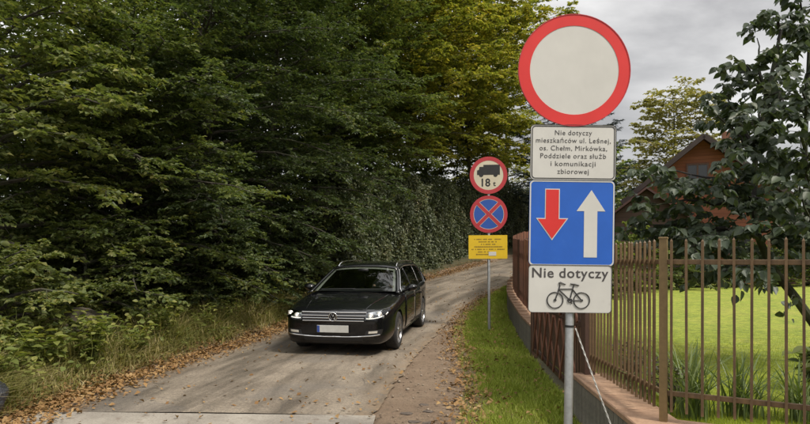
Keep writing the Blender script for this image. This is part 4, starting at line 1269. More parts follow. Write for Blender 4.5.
bmb = bmesh.new(); bmb.from_mesh(body_me); BV = BVHTree.FromBMesh(bmb); bmb.free()
def cast_front(x, z, off=.006):
    h = BV.ray_cast(Vector((x, -2, z)), Vector((0, 1, 0)))
    return Vector((x, (h[0].y if h[0] else .35) - off, z))
def cast_side(y, z, sg, off=.004):
    h = BV.ray_cast(Vector((sg * 3, y, z)), Vector((-sg, 0, 0)))
    return Vector(((h[0].x if h[0] else sg * .9) + sg * off, y, z))
def cast_top(x, y, off=.004):
    h = BV.ray_cast(Vector((x, y, 3)), Vector((0, 0, -1)))
    return Vector((x, y, (h[0].z if h[0] else .9) + off))
def bil(c, u_, v_): return [(c[0][k] * (1 - u_) + c[1][k] * u_) * (1 - v_) + (c[3][k] * (1 - u_) + c[2][k] * u_) * v_ for k in range(len(c[0]))]
def front_patch(name, c, mat, parent, off=.006, nu=14, nv=5, th=.02):
    """four corners in (x,z): bottom-left, bottom-right, top-right, top-left; closed slab following the nose"""
    fr = [cast_front(*bil(c, i / nu, j / nv), off) for j in range(nv + 1) for i in range(nu + 1)]
    bk = [p + Vector((0, th, 0)) for p in fr]
    N1 = len(fr); W = nu + 1
    F = []
    for j in range(nv):
        for i in range(nu):
            a = j * W + i; F += [(a, a + 1, a + W + 1, a + W), (N1 + a, N1 + a + W, N1 + a + W + 1, N1 + a + 1)]
    rim = [j for j in range(W)] + [j * W + nu for j in range(1, nv + 1)] + [nv * W + i for i in range(nu - 1, -1, -1)] + [j * W for j in range(nv - 1, 0, -1)]
    for a, b in zip(rim, rim[1:] + rim[:1]): F.append((a, N1 + a, N1 + b, b))
    return MB().add(fr + bk, F).build(name, mat, parent, 50)
# grille, lamps, bumper
gr = front_patch('grille', [(-.50, .560), (.50, .560), (.535, .722), (-.535, .722)], M_GLOSSBLK, car, .006, 20, 5)
for z in (.585, .627, .668, .718):
    pts = [cast_front(x, z, .016) for x in np.linspace(-.51 - (.03 if z > .66 else 0), .51 + (.03 if z > .66 else 0), 24)]
    MB().tube(pts, .0065 if z < .70 else .0095, 6).build('chrome_bar', M_CHROME, gr, 60)
eb = cast_front(0, .650, .03)
em = MB(); em.tube([(eb.x + .068 * math.cos(2 * PI * k / 32), eb.y, eb.z + .068 * math.sin(2 * PI * k / 32)) for k in range(32)], .0065, 8, True)
def est(P): em.tube([(eb.x + x, eb.y, eb.z + z) for x, z in P], .0058, 6)
est([(-.026, .056), (0, .006), (.026, .056)]); est([(-.052, .034), (-.026, -.046), (0, -.004), (.026, -.046), (.052, .034)])
em.build('emblem', M_CHROME, gr, 60)
MB().lathe([(.060, 0), (.060, .012)], 28, 'y', (eb.x, eb.y + .004, eb.z)).build('emblem_disc', M_GLOSSBLK, gr, 40)
for sg in (1, -1):
    C = [(.525, .602), (.81, .632), (.89, .768), (.54, .708)]
    C = [(x * sg, z) for x, z in C]
    if sg < 0: C = [C[1], C[0], C[3], C[2]]
    hl = front_patch('headlight', C, M_GLOSSBLK, car, .004, 12, 6, .03)
    front_patch('lens', C, M_LAMPGL, hl, .030, 12, 6, .004)
    for x, z in ((.615, .664), (.745, .692)):
        p = cast_front(x * sg, z, .018); MB().lathe([(.044, 0), (.038, -.010), (.018, -.012)], 18, 'y', tuple(p)).build('reflector', M_REFL, hl, 60)
        MB().lathe([(.020, 0), (.012, -.008)], 14, 'y', (p.x, p.y - .011, p.z)).build('bulb', M_LED, hl, 60)
    pts = [cast_front(sg * x, z, .014) for x, z in ((.545, .626), (.60, .623), (.67, .630), (.74, .642), (.80, .660), (.845, .705))]
    MB().tube(pts, .007, 6).build('light_strip', M_LED, hl, 60)
    C = [(.52, .350), (.78, .370), (.80, .455), (.54, .43)]; C = [(x * sg, z) for x, z in C]
    if sg < 0: C = [C[1], C[0], C[3], C[2]]
    fl = front_patch('side_intake', C, M_TRIM, car, .004, 10, 4)
    front_patch('fog_lamp', [(x, z) for x, z in ([(.58, .387), (.72, .397), (.725, .432), (.585, .422)] if sg > 0 else [(-.72, .397), (-.58, .387), (-.585, .422), (-.725, .432)])], M_REFL, fl, .012, 6, 2)
front_patch('lower_intake', [(-.48, .265), (.48, .265), (.50, .335), (-.50, .335)], M_TRIM, car, .004, 16, 4)
MB().tube([cast_front(x, .330 + .02 * (abs(x) / .78) ** 3 * 2.2, .012) for x in np.linspace(-.76, .76, 30)], .009, 6).build('bumper_chrome_strip', M_CHROME, car, 60)
pz = .455; py_ = cast_front(0, pz, .016).y - .012
np_ = MB().box((0, py_, pz), (.52, .010, .114), 0, .003).build('number_plate', M_PLATE, car)
MB().box((-.2375, py_ - .006, pz), (.04, .003, .106), 0).build('blue_strip', M_PLATEB, np_)
MB().box((0, py_ + .010, pz), (.54, .012, .128), 0, .003).build('plate_holder', M_TRIM, np_)
# greenhouse
zty = [1.22, 1.35, 1.6, 1.9, 2.13, 2.35, 2.8, 3.4, 4.0, 4.36, 4.50, 4.70]
ztz = [.945, 1.005, 1.14, 1.285, 1.385, 1.432, 1.458, 1.452, 1.428, 1.392, 1.28, 1.0]
def zt_(y): return float(np.interp(y, zty, ztz))
def xs_(z): return .842 - .46 * (z - .95) - .18 * max(0, z - 1.2) ** 1.0 * .6
def ze_(y): return zt_(y) - .05 * min(1, max(0, (zt_(y) - .96) / .3))
def hw_(y): return xs_(ze_(y))
def top_pt(y, s_): 
    w = hw_(y); return (s_ * w, y, zt_(y) - (zt_(y) - ze_(y)) * abs(s_) ** 2.6)
def yA(z): return float(np.interp(z, [ze_(y) for y in zty[:7]], zty[:7]))
def yD(z): return float(np.interp(-z, [-ze_(y) for y in zty[8:]], zty[8:]))
def sheet(name, fn, nu, nv, mat, parent, th=.010, smooth=50):
    o = MB().grid(fn, nu, nv).build(name, mat, parent, smooth)
    if th:
        so = o.modifiers.new('thickness', 'SOLIDIFY'); so.thickness = th; so.offset = 0
    return o
roof = sheet('roof', lambda a, b: top_pt(2.12 + a * 2.26, -1 + 2 * b), 18, 16, M_CAR, car)
ws = sheet('windscreen', lambda a, b: top_pt(1.27 + a * .84, (-1 + 2 * b) * .925), 8, 14, M_GLASS, car, 0)
sheet('header_trim', lambda a, b: (lambda p: (p[0], p[1] + .02, p[2] - .018))(top_pt(2.055 + a * .05, (-1 + 2 * b) * .90)), 1, 12, M_LINER, ws, .004)
for sg in (1, -1):
    sheet('windscreen_pillar', lambda a, b: top_pt(1.22 + a * .92, sg * (.925 + .078 * b)), 10, 2, M_CAR, car)
    sheet('pillar_trim', lambda a, b: (lambda p: (p[0], p[1] + .03, p[2] - .02))(top_pt(1.30 + a * .80, sg * (.845 + .075 * b))), 10, 2, M_LINER, ws, .004)
    def side_patch(name, y0, y1, mat, th, lo_=lambda y: .955, hi_=None, parent=car, nu=8, nv=6):
        hi2 = hi_ or (lambda y: ze_(y) - .035)
        def fn(a, b):
            z = 1.1
            for _ in range(6):
                y = y0(z) + (y1(z) - y0(z)) * a; z = lo_(y) + b * (hi2(y) - lo_(y))
            return (sg * xs_(z), y, z)
        return sheet(name, fn, nu, nv, mat, parent, th)
    A0 = lambda z: yA(min(z + .0, 1.385)) ; D0 = lambda z: yD(z)
    side_patch('side_pillar', lambda z: A0(z) - .02, lambda z: A0(z) + .075, M_CAR, .010)
    side_patch('side_window', lambda z: A0(z) + .075, lambda z: 2.52 + (z - .95) * .10, M_GLASSD, 0)
    side_patch('side_pillar', lambda z: 2.52 + (z - .95) * .10, lambda z: 2.60 + (z - .95) * .10, M_GLOSSBLK, .010, nu=2)
    side_patch('side_window', lambda z: 2.60 + (z - .95) * .10, lambda z: 3.50 + (z - .95) * .35, M_GLASSD, 0)
    side_patch('side_pillar', lambda z: 3.50 + (z - .95) * .35, lambda z: 3.58 + (z - .95) * .35, M_GLOSSBLK, .010, nu=2)
    side_patch('side_window', lambda z: 3.58 + (z - .95) * .35, lambda z: D0(z) - .24, M_GLASSD, 0, lo_=lambda y: .975)
    side_patch('side_pillar', lambda z: D0(z) - .24, lambda z: D0(z) + .01, M_CAR, .010)
    sheet('roof_side', lambda a, b: (lambda y: (sg * xs_(ze_(y) - .035 + .036 * b), y, ze_(y) - .035 + .036 * b))(2.10 + a * 2.28), 18, 2, M_CAR, car)
    # bright trim round the side windows
    low = [(sg * (xs_(.957) + .012), y, .957) for y in np.linspace(1.42, 4.30, 16)]
    upp = [(sg * (xs_(ze_(y) - .035) + .010), y, ze_(y) - .035) for y in np.linspace(4.20, 2.15, 16)]
    fr_ = [(sg * (xs_(z) + .010), A0(z) + .07, z) for z in np.linspace(1.32, 1.0, 6)]
    MB().tube(low + [(sg * (xs_(1.15) + .012), 4.34, 1.15)] + upp + fr_, .0075, 5, True).build('window_trim', M_CHROME, car, 60)
    # roof rail
    rp = []
    for t in np.linspace(0, 1, 22):
        y = 2.28 + t * 1.98; p = top_pt(y, sg * .93); lift = .052 * min(1, math.sin(PI * t) * 4.0)
        rp.append((p[0], p[1], p[2] + lift))
    MB().tube(rp, .014, 8).build('roof_rail', M_CHROME, car, 60)
    # mirror
    bm = bmesh.new(); bmesh.ops.create_uvsphere(bm, u_segments=16, v_segments=10, radius=1)
    for v in bm.verts:
        v.co = Vector((sg * (.985 + v.co.x * .115), 1.70 + (v.co.y if v.co.y < 0 else v.co.y * .45) * .10, 1.005 + v.co.z * .068 + v.co.x * .012))
    me = bpy.data.meshes.new('mirror'); bm.to_mesh(me); bm.free(); me.materials.append(M_CAR)
    for p in me.polygons: p.use_smooth = True
    mi = obj('mirror', me, car)
    MB().tube([(sg * .82, 1.72, .945), (sg * .93, 1.71, .965)], .02, 8).build('mirror_foot', M_TRIM, mi, 60)
    # doors stand a hair proud of the body side
    for (ya, yb) in ((1.52, 2.545), (2.56, 3.36)):
        dr = MB().grid(lambda a, b: cast_side(ya + (yb - ya) * a, .30 + b * .61, sg, .005), 10, 8).build('door', M_CAR, car, 60)
        so = dr.modifiers.new('thickness', 'SOLIDIFY'); so.thickness = .008; so.offset = 0
        MB().tube([cast_side(yb - .26, .795, sg, .012), cast_side(yb - .22, .797, sg, .035), cast_side(yb - .10, .80, sg, .035), cast_side(yb - .06, .80, sg, .012)], .011, 6).build('handle', M_CAR, dr, 60)
    MB().tube([cast_side(y, .262, sg, .006) for y in np.linspace(1.38, 3.25, 16)], .007, 5).build('sill_chrome_strip', M_CHROME, car, 60)
    # wheels
    for y in (.915, 3.70):
        wx = sg * .80
        wh = MB().lathe([(.16, -.03), (.16, .03)], 24, 'x', (0, 0, 0)).build('wheel', M_RIMD, car); wh.location = (wx, y, .325)
        prof = [(.225, -.105), (.285, -.112), (.315, -.095), (.325, -.06), (.326, 0), (.325, .06), (.315, .095), (.285, .112), (.225, .105)]
        MB().lathe(prof, 48, 'x', close=False).build('tyre', M_TYRE, wh, 50)
        rm = MB(); rm.lathe([(.228, .100 * sg), (.222, .080 * sg), (.205, .06 * sg), (.205, -.09 * sg)], 40, 'x', close=False); rm.lathe([(.228, .100 * sg), (.215, .104 * sg), (.208, .085 * sg)], 40, 'x', close=False)
        rm.lathe([(.055, .085 * sg), (.045, .098 * sg), (.02, .102 * sg)], 20, 'x')
        for k in range(5):
            for dlt in (-.16, .16):
                a = 2 * PI * k / 5 + dlt; a2 = 2 * PI * k / 5 + dlt * 1.35
                rm.beam((sg * .080, .03 * math.cos(a), .03 * math.sin(a)), (sg * .092, .215 * math.cos(a2), .215 * math.sin(a2)), .030, .018, (1, 0, 0))
        rm.build('rim', M_RIM, wh, 40)
# bonnet creases, wipers, badge line
for sg in (1, -1):
    MB().tube([cast_top(sg * x, y, .001) for x, y in zip(np.linspace(.50, .66, 10), np.linspace(.12, 1.15, 10))], .006, 5).build('bonnet_crease', M_CAR, car, 60)
    a = top_pt(1.29, sg * .1 + .35 * sg); 
for x0, x1 in ((-.62, .02), (-.02, .58)):
    MB().tube([(lambda p: (p[0], p[1] - .012, p[2] + .016))(top_pt(1.285 + .03 * t, (x0 + (x1 - x0) * t) / .84)) for t in np.linspace(0, 1, 8)], .008, 5).build('wiper', M_TRIM, car, 60)
sheet('tailgate', lambda a, b: top_pt(4.37 + a * .34, -1.0 + 2 * b), 4, 10, M_CAR, car)
# cabin
MB().add(*(lambda g: (g.v, g.f))(MB().grid(lambda a, b: (-.74 + 1.48 * b, 1.36 + a * .42, .955 + .035 * math.sin(a * PI)), 4, 6))).build('dashboard', M_DASH, car, 60)
for sx in (.36, -.36):
    mb = MB(); mb.box((sx, 2.62, 1.02), (.48, .13, .42), 0, .05); st = mb.build('seat', M_SEAT, car, 60)
    MB().box((sx, 2.66, 1.305), (.25, .10, .155), 0, .04).build('headrest', M_SEAT, st, 60)
MB().box((0, 3.5, 1.00), (1.30, .14, .30), 0, .05).build('rear_seat', M_SEAT, car, 60)
sw = MB(); sw.tube([(.36 + .18 * math.cos(2 * PI * k / 28), 1.98 + .06 * math.sin(2 * PI * k / 28), .985 + .17 * math.sin(2 * PI * k / 28)) for k in range(28)], .014, 7, True)
sw.tube([(.19, 1.98, .985), (.53, 1.98, .985)], .016, 6); sw.tube([(.36, 1.70, .93), (.36, 1.98, .985)], .03, 8)
sw.build('steering_wheel', M_TRIM, car, 60)
MB().box((0, 1.97, 1.315), (.20, .025, .06), 0, .012).build('inner_mirror', M_TRIM, car, 60)
tag(car, 'black estate car with silver roof rails driving towards the viewer on the road', 'car')
car.rotation_euler = (R(1.3), 0, R(-10.2))
# front left wheel (viewer's right) touches the road here
car.location = (0, 0, 0); bpy.context.view_layer.update()
wl_ = car.matrix_world @ Vector((.80, .915, 0))
car.location = (-.20 - wl_.x, 10.42 - wl_.y, ground_z(10.42) + .012 - wl_.z)
bpy.context.view_layer.update()

# driver: one continuous body
def driver():
    pts = {'pelvis': (.36, 2.50, .60), 'waist': (.36, 2.47, .78), 'chest': (.36, 2.44, 1.0), 'neck0': (.36, 2.42, 1.12), 'neck1': (.36, 2.40, 1.18), 'head0': (.36, 2.385, 1.235), 'head1': (.36, 2.395, 1.32),
           'shl': (.53, 2.43, 1.06), 'ell': (.60, 2.24, .90), 'wrl': (.53, 2.02, .99), 'hal': (.51, 1.975, 1.03), 'shr': (.19, 2.43, 1.06), 'elr': (.12, 2.24, .90), 'wrr': (.20, 2.02, .99), 'har': (.22, 1.975, 1.03),
           'knl': (.46, 2.02, .62), 'knr': (.26, 2.02, .62)}
    rad = {'pelvis': .15, 'waist': .135, 'chest': .15, 'neck0': .065, 'neck1': .055, 'head0': .075, 'head1': .088, 'shl': .075, 'ell': .045, 'wrl': .03, 'hal': .038, 'shr': .075, 'elr': .045, 'wrr': .03, 'har': .038, 'knl': .07, 'knr': .07}
    ed = [('pelvis', 'waist'), ('waist', 'chest'), ('chest', 'neck0'), ('neck0', 'neck1'), ('neck1', 'head0'), ('head0', 'head1'), ('chest', 'shl'), ('shl', 'ell'), ('ell', 'wrl'), ('wrl', 'hal'), ('chest', 'shr'), ('shr', 'elr'), ('elr', 'wrr'), ('wrr', 'har'), ('pelvis', 'knl'), ('pelvis', 'knr')]
    ks = list(pts); me = bpy.data.meshes.new('tmp'); MW = car.matrix_world
    me.from_pydata([tuple(MW @ Vector(pts[k])) for k in ks], [(ks.index(a), ks.index(b)) for a, b in ed], [])
    o = bpy.data.objects.new('tmp', me); COL.objects.link(o)
    o.modifiers.new('k', 'SKIN')
    for i, k in enumerate(ks): me.skin_vertices[0].data[i].radius = (rad[k], rad[k]); me.skin_vertices[0].data[i].use_root = (k == 'pelvis')
    ss = o.modifiers.new('s', 'SUBSURF'); ss.levels = 2; ss.render_levels = 2
    bpy.context.view_layer.update()
    out = bpy.data.meshes.new_from_object(o.evaluated_get(bpy.context.evaluated_depsgraph_get())); bpy.data.objects.remove(o); out.name = 'person'
    skin = paint('skin', (.42, .26, .19), .55, .06, 20); shirt = paint('grey_shirt', (.16, .16, .17), .85, .12, 30)
    out.materials.clear(); out.materials.append(shirt); out.materials.append(skin)
    zn = (MW @ Vector(pts['neck0'])).z + .03; wy = (MW @ Vector((.36, 2.06, 1))).y
    for p in out.polygons:
        p.use_smooth = True
        if p.center.z > zn or p.center.y < wy: p.material_index = 1
    person = obj('person', out)
    hd = MW @ Vector(pts['head1'])
    def blob(name, c, r, mat, par):
        bm = bmesh.new(); bmesh.ops.create_uvsphere(bm, u_segments=14, v_segments=10, radius=1)
        for v in bm.verts: v.co = Vector((v.co.x * r[0], v.co.y * r[1], v.co.z * r[2])) + Vector(c)
        m_ = bpy.data.meshes.new(name); bm.to_mesh(m_); bm.free(); m_.materials.append(mat)
        for p in m_.polygons: p.use_smooth = True
        return obj(name, m_, par)
    blob('hair', hd + Vector((0, .022, .035)), (.088, .092, .072), paint('dark_hair', (.03, .02, .014), .7, .2, 40), person)
    dk = paint('eye_dark', (.03, .025, .02), .4, .1, 40)
    for sx in (-.032, .032): blob('eye', hd + Vector((sx, -.080, -.012)), (.013, .008, .007), dk, person)
    blob('nose', hd + Vector((0, -.092, -.035)), (.012, .018, .022), skin, person)
    blob('mouth', hd + Vector((0, -.078, -.072)), (.022, .008, .006), paint('lips', (.30, .12, .10), .5, .1, 40), person)
    for sx in (-.088, .088): blob('ear', hd + Vector((sx, .0, -.02)), (.012, .020, .030), skin, person)
    tag(person, 'driver in a grey shirt seated behind the wheel of the black car', 'person')
driver()

# ------------------------------------------------------------------ broad-leaved tree in the garden, leaning over the railing
def px3(x, y, Y): return np.array([(x - 405) / 600 * Y, Y, CAM_H - (y - 258) / 600 * Y])
def garden_tree():
    rg = np.random.default_rng(61)
    base = np.array([5.05, 7.2, .30])
    trunk = np.array([[5.08, 7.2, .26], [4.92, 7.15, .75], [4.62, 7.1, 1.13], [4.30, 7.05, 1.50], [4.12, 7.0, 1.85], [4.06, 7.0, 2.25], [4.12, 7.05, 2.8], [4.28, 7.1, 3.5], [4.45, 7.1, 4.3]])
    stem2 = np.array([[5.02, 7.3, .28], [5.10, 7.4, 1.2], [5.02, 7.5, 2.1], [5.0, 7.5, 3.0], [5.05, 7.5, 4.2]])
    tg = [(632, 226, 7.3, 4), (642, 205, 7.0, 5), (650, 178, 7.2, 5), (662, 170, 6.9, 5), (706, 108, 7.0, 6), (722, 84, 7.3, 6), (742, 62, 6.8, 7), (757, 38, 7.2, 7), (778, 16, 6.8, 8), (800, -10, 7.2, 8),
          (722, 178, 6.5, 5), (735, 150, 6.4, 6), (760, 130, 6.3, 6), (785, 110, 6.4, 7), (805, 80, 6.3, 7), (820, 40, 6.5, 8), (770, 205, 6.3, 5), (800, 180, 6.2, 5), (740, 228, 6.3, 4), (700, 236, 6.5, 4), (672, 232, 6.8, 4),
          (815, 225, 6.2, 4), (705, 262, 6.4, 3), (735, 268, 6.2, 3), (655, 236, 7.0, 4), (690, 246, 6.5, 4), (730, 120, 8.0, 6), (770, 80, 8.1, 6), (800, 140, 8.0, 5), (760, 170, 8.1, 5), (720, 205, 8.0, 5), (780, 60, 7.6, 7), (800, 100, 7.0, 7), (790, 170, 7.2, 5), (770, 150, 6.8, 6), (812, 150, 6.7, 6), (812, 20, 6.9, 8), (750, 110, 7.4, 6), (775, 230, 6.8, 4), (803, 240, 6.5, 4), (748, 195, 6.8, 5), (825, 75, 7.4, 7), (845, 120, 6.6, 6), (850, 200, 6.6, 5), (840, 10, 7.0, 8)]
    limbs, lr = [], []
    for k, (x, y, Y, j) in enumerate(tg):
        e = px3(x, y, Y)
        src = trunk[min(j, 8)] if x < 800 else stem2[min(4, max(1, j - 4))]
        p0 = src + rg.normal(0, .03, 3)
        limbs.append(limb_curve(p0, e, rg, .08 if y < 200 else .03, .10)); lr.append(.024)
    subs, (LP, LD, LN) = spray(limbs, rg, .14, .70, 6, .32, 6, .25, .15, .35, hang=.55)
    k = rg.uniform(0, 1, len(LP)) < .80
    LP, LD, LN = LP[k], LD[k], LN[k]
    # drooping twigs below the branch, close to the railing
    ex = []
    for (x, y, Y) in [(726, 288, 6.2), (733, 290, 6.2), (740, 294, 6.2), (744, 288, 6.2), (720, 286, 6.2), (738, 302, 6.2), (783, 310, 6.0), (790, 306, 6.0), (797, 308, 6.0), (777, 312, 6.0), (788, 318, 6.0), (793, 322, 6.0), (800, 303, 6.0), (696, 274, 6.4), (686, 268, 6.4), (706, 276, 6.4), (714, 280, 6.4)]:
        ex.append(px3(x, y - 6, Y) + rg.normal(0, .02, 3))
    ex = np.array(ex)
    for xx, yy, Y, q in ((732, 280, 6.2, 25), (788, 300, 6.0, 33)):
        pass
    limbs += [limb_curve(limbs[[i for i, q in enumerate(tg) if q[:2] == (735, 268)][0]][-1], px3(736, 288, 6.2), rg, .0, .05), limb_curve(trunk[2], px3(792, 306, 6.0), rg, .05, .05)]; lr += [.008, .010]
    LP = np.concatenate([LP, ex]); n2 = len(ex)
    LD = np.concatenate([LD, unit(rg.normal(0, .35, (n2, 3)) + np.array([0, 0, -1.0]))]); LN = np.concatenate([LN, unit(rg.normal(0, .4, (n2, 3)) + np.array([0, -1, .2]))])
    # tilt leaf faces: they hang and turn
    LN = unit(LN + rg.normal(0, .45, LN.shape) + np.array([0, -.35, 0]))
    L = .108 * rg.uniform(.55, 1.25, len(LP)); W = L * .72
    root = thing('broadleaf_tree', tuple(base)); b3 = base[None]
    wd = MB()
    wd.tube(trunk - b3, list(np.linspace(.062, .018, 9)), 9); wd.tube(stem2 - b3, list(np.linspace(.05, .02, 5)), 8)
    for pl, r0 in zip(limbs, lr): wd.tube(pl - b3, list(np.linspace(r0, .005, len(pl))), 5)
    S0, SD, SL = subs
    for p, d, l in zip(S0, SD, SL):
        if l > .25: wd.tube([p - base, p + d * l * .5 - base + np.array([0, 0, -.03 * l]), p + d * l - base + np.array([0, 0, -.15 * l * l])], [.006, .004, .002], 3)
    obj('trunk', wd.mesh('trunk', M_BARKD, None, False), root)
    LPl = LP - b3
    px = 405 + LP[:, 0] / LP[:, 1] * 600; py = 258 - (LP[:, 2] - CAM_H) / LP[:, 1] * 600
    vis = (px > 600) & (px < 812) & (py > -5) & (py < 420)
    sc = np.where(vis, L / LP[:, 1], 0); pick = np.argsort(-sc)[:300]
    me = unit_leaf(G_LILAC, True)
    for q in pick: place_leaf(me, LPl[q], LD[q], LN[q], L[q], W[q], root)
    kp = np.ones(len(LP), bool); kp[pick] = False
    V, F = leaf_faces(LPl[kp], LD[kp], LN[kp], L[kp], W[kp], True)
    cr = obj('crown', np_mesh('crown', V, F, G_LILAC), root); cr['kind'] = 'stuff'
    tag(root, 'dark broad-leaved tree leaning over the railing at the right edge', 'tree')
garden_tree()

# ------------------------------------------------------------------ house behind the garden
def plank_mat(name, a, b_, pitch=.17):
    m, nt, b = new_mat(name)
    tc = nt.nodes.new('ShaderNodeTexCoord'); sp = nt.nodes.new('ShaderNodeSeparateXYZ'); nt.links.new(tc.outputs['Object'], sp.inputs[0])
    mu = nt.nodes.new('ShaderNodeMath'); mu.operation = 'MULTIPLY'; mu.inputs[1].default_value = 1 / pitch; nt.links.new(sp.outputs['Z'], mu.inputs[0])
    fr = nt.nodes.new('ShaderNodeMath'); fr.operation = 'FRACT'; nt.links.new(mu.outputs[0], fr.inputs[0])
    fl = nt.nodes.new('ShaderNodeMath'); fl.operation = 'FLOOR'; nt.links.new(mu.outputs[0], fl.inputs[0])
    wn_ = nt.nodes.new('ShaderNodeTexWhiteNoise'); wn_.noise_dimensions = '1D'; nt.links.new(fl.outputs[0], wn_.inputs['W'])
    f = noise(nt, 3, 6, .65, stretch=(.4, .4, 3))
    col = mixc(nt, .5, ramp(nt, f, [(.3, a), (.7, b_)]), ramp(nt, wn_.outputs['Value'], [(0, a), (1, b_)]))
    col = mixc(nt, 1.0, col, ramp(nt, fr.outputs[0], [(0, (.35, .35, .35)), (.09, (1, 1, 1)), (.94, (1, 1, 1)), (1, (.35, .35, .35))]), 'MULTIPLY')
    nt.links.new(col, b.inputs['Base Color']); b.inputs['Roughness'].default_value = .8
    return m
M_PLANK = plank_mat('red_brown_planks', (.17, .055, .028), (.29, .105, .055))
M_ROOF = paint('dark_roof_sheet', (.040, .026, .024), .6, .2, 3)
M_ANNEX = plank_mat('dark_brown_cladding', (.055, .032, .026), (.085, .05, .040), .22)
M_WFRAME = paint('brown_window_frame', (.10, .045, .028), .5, .15, 12)
M_PANE = paint('dark_window_pane', (.02, .024, .028), .08, .1, 2, spec=.8)
M_WRAIL = paint('white_porch_rail', (.62, .60, .56), .5, .08, 12)
HX, HYY, HZ0 = 14.9, 30.0, .25
HR = R(-23)
def hpos(dx, dy): return (HX + dx * math.cos(HR) - dy * math.sin(HR), HYY + dx * math.sin(HR) + dy * math.cos(HR), HZ0)
house = thing('wooden_house', (HX, HYY, HZ0), (0, 0, HR))
hwid, eave, apex, dep = 3.25, 4.55, 7.25, 8.0
MB().add([(-hwid, 0, 0), (hwid, 0, 0), (hwid, 0, eave), (0, 0, apex), (-hwid, 0, eave), (-hwid, dep, 0), (hwid, dep, 0), (hwid, dep, eave), (0, dep, apex), (-hwid, dep, eave)],
         [(0, 1, 2, 3, 4), (9, 8, 7, 6, 5), (1, 6, 7, 2), (5, 0, 4, 9), (0, 5, 6, 1), (2, 7, 8, 3), (4, 3, 8, 9)]).build('wall', M_PLANK, house)
rf = MB(); sl = (apex - eave) / hwid
for sg in (-1, 1):
    a = (0, -.75, apex + .16); e = (sg * (hwid + .55), -.75, eave - .55 * sl + .16)
    V = [a, e, (e[0], dep + .5, e[2]), (0, dep + .5, a[2])]
    V += [(x, y, z - .14) for x, y, z in V]
    rf.add(V, [(0, 1, 2, 3), (4, 7, 6, 5), (0, 4, 5, 1), (1, 5, 6, 2), (2, 6, 7, 3), (3, 7, 4, 0)])
roof_o = rf.build('roof', M_ROOF, house)
for sg in (-1, 1):
    MB().beam((0, -.785, apex + .08), (sg * (hwid + .55), -.785, eave - .55 * sl + .08), .04, .24).build('barge_board', M_ROOF, roof_o)
MB().box((1.4, 3.0, apex + .1), (.6, .6, 1.5), 0, .02).build('chimney', slab_mat('chimney_brick', (.16, .07, .045), (.25, .12, .08), 5), roof_o)
def window(cx, cz, w, h, par, y=-.0):
    fr = MB()
    for dx in (-w / 2, 0, w / 2): fr.box((cx + dx, y - .03, cz), (.08, .08, h + .08))
    for dz in (-h / 2, h / 2): fr.box((cx, y - .032, cz + dz), (w - .08, .07, .08))
    f = fr.build('window', M_WFRAME, par)
    for sx in (-1, 1): MB().box((cx + sx * w / 4, y - .012, cz), (w / 2 - .08, .02, h - .08)).build('pane', M_PANE, f)
    MB().box((cx, y - .08, cz - h / 2 - .08), (w + .2, .16, .05)).build('sill', M_WFRAME, f)
window(-.25, 5.55, .95, 1.0, house); window(-1.5, 2.2, 1.2, 1.3, house); window(1.4, 2.2, 1.4, 1.3, house)
tag(house, 'red brown wooden house with steep dark gable roof behind the garden', 'house')
annex = thing('annex', hpos(-2.55, -3.0), (0, 0, HR))
aw, ae, aa = 2.0, 3.0, 4.55
MB().add([(-aw, 0, 0), (aw, 0, 0), (aw, 0, ae), (0, 0, aa), (-aw, 0, ae), (-aw, 2.9, 0), (aw, 2.9, 0), (aw, 2.9, ae), (0, 2.9, aa), (-aw, 2.9, ae)],
         [(0, 1, 2, 3, 4), (9, 8, 7, 6, 5), (1, 6, 7, 2), (5, 0, 4, 9), (0, 5, 6, 1), (2, 7, 8, 3), (4, 3, 8, 9)]).build('wall', M_ANNEX, annex)
rf = MB(); sl2 = (aa - ae) / aw
for sg in (-1, 1):
    a = (0, -.4, aa + .13); e = (sg * (aw + .45), -.4, ae - .45 * sl2 + .13)
    V = [a, e, (e[0], 2.98, e[2]), (0, 2.98, a[2])]; V += [(x, y, z - .11) for x, y, z in V]
    rf.add(V, [(0, 1, 2, 3), (4, 7, 6, 5), (0, 4, 5, 1), (1, 5, 6, 2), (2, 6, 7, 3), (3, 7, 4, 0)])
rf.build('roof', paint('maroon_roof', (.085, .038, .034), .6, .2, 4), annex)
tag(annex, 'low dark brown gabled annex standing against the left of the wooden house', 'shed')
porch = thing('porch', hpos(5.4, 1.2), (0, 0, HR))
MB().box((0, 1.2, 1.55), (4.0, .2, 3.1)).build('wall', M_PLANK, porch)
MB().box((0, .3, .30), (4.2, 2.0, .5), 0, .02).build('floor', M_ANNEX, porch)
for z in (1.0, 1.55): MB().box((0, -.62, z), (4.0, .06, .07)).build('rail', M_WRAIL, porch)
for x in np.linspace(-1.97, 1.97, 6): MB().box((x, -.62, 1.05), (.07, .08, 1.1)).build('baluster', M_WRAIL, porch)
MB().add([(-2.3, -1.0, 3.0), (2.3, -1.0, 3.0), (2.3, 1.5, 3.7), (-2.3, 1.5, 3.7), (-2.3, -1.0, 2.88), (2.3, -1.0, 2.88), (2.3, 1.5, 3.58), (-2.3, 1.5, 3.58)], [(0, 1, 2, 3), (7, 6, 5, 4), (0, 4, 5, 1), (1, 5, 6, 2), (2, 6, 7, 3), (3, 7, 4, 0)]).build('roof', M_ROOF, porch)
for x in (-2.1, 2.1): MB().box((x, -.75, 1.45), (.12, .12, 2.9)).build('pillar', M_WFRAME, porch)
tag(porch, 'porch with white railing at the right side of the wooden house', 'porch')

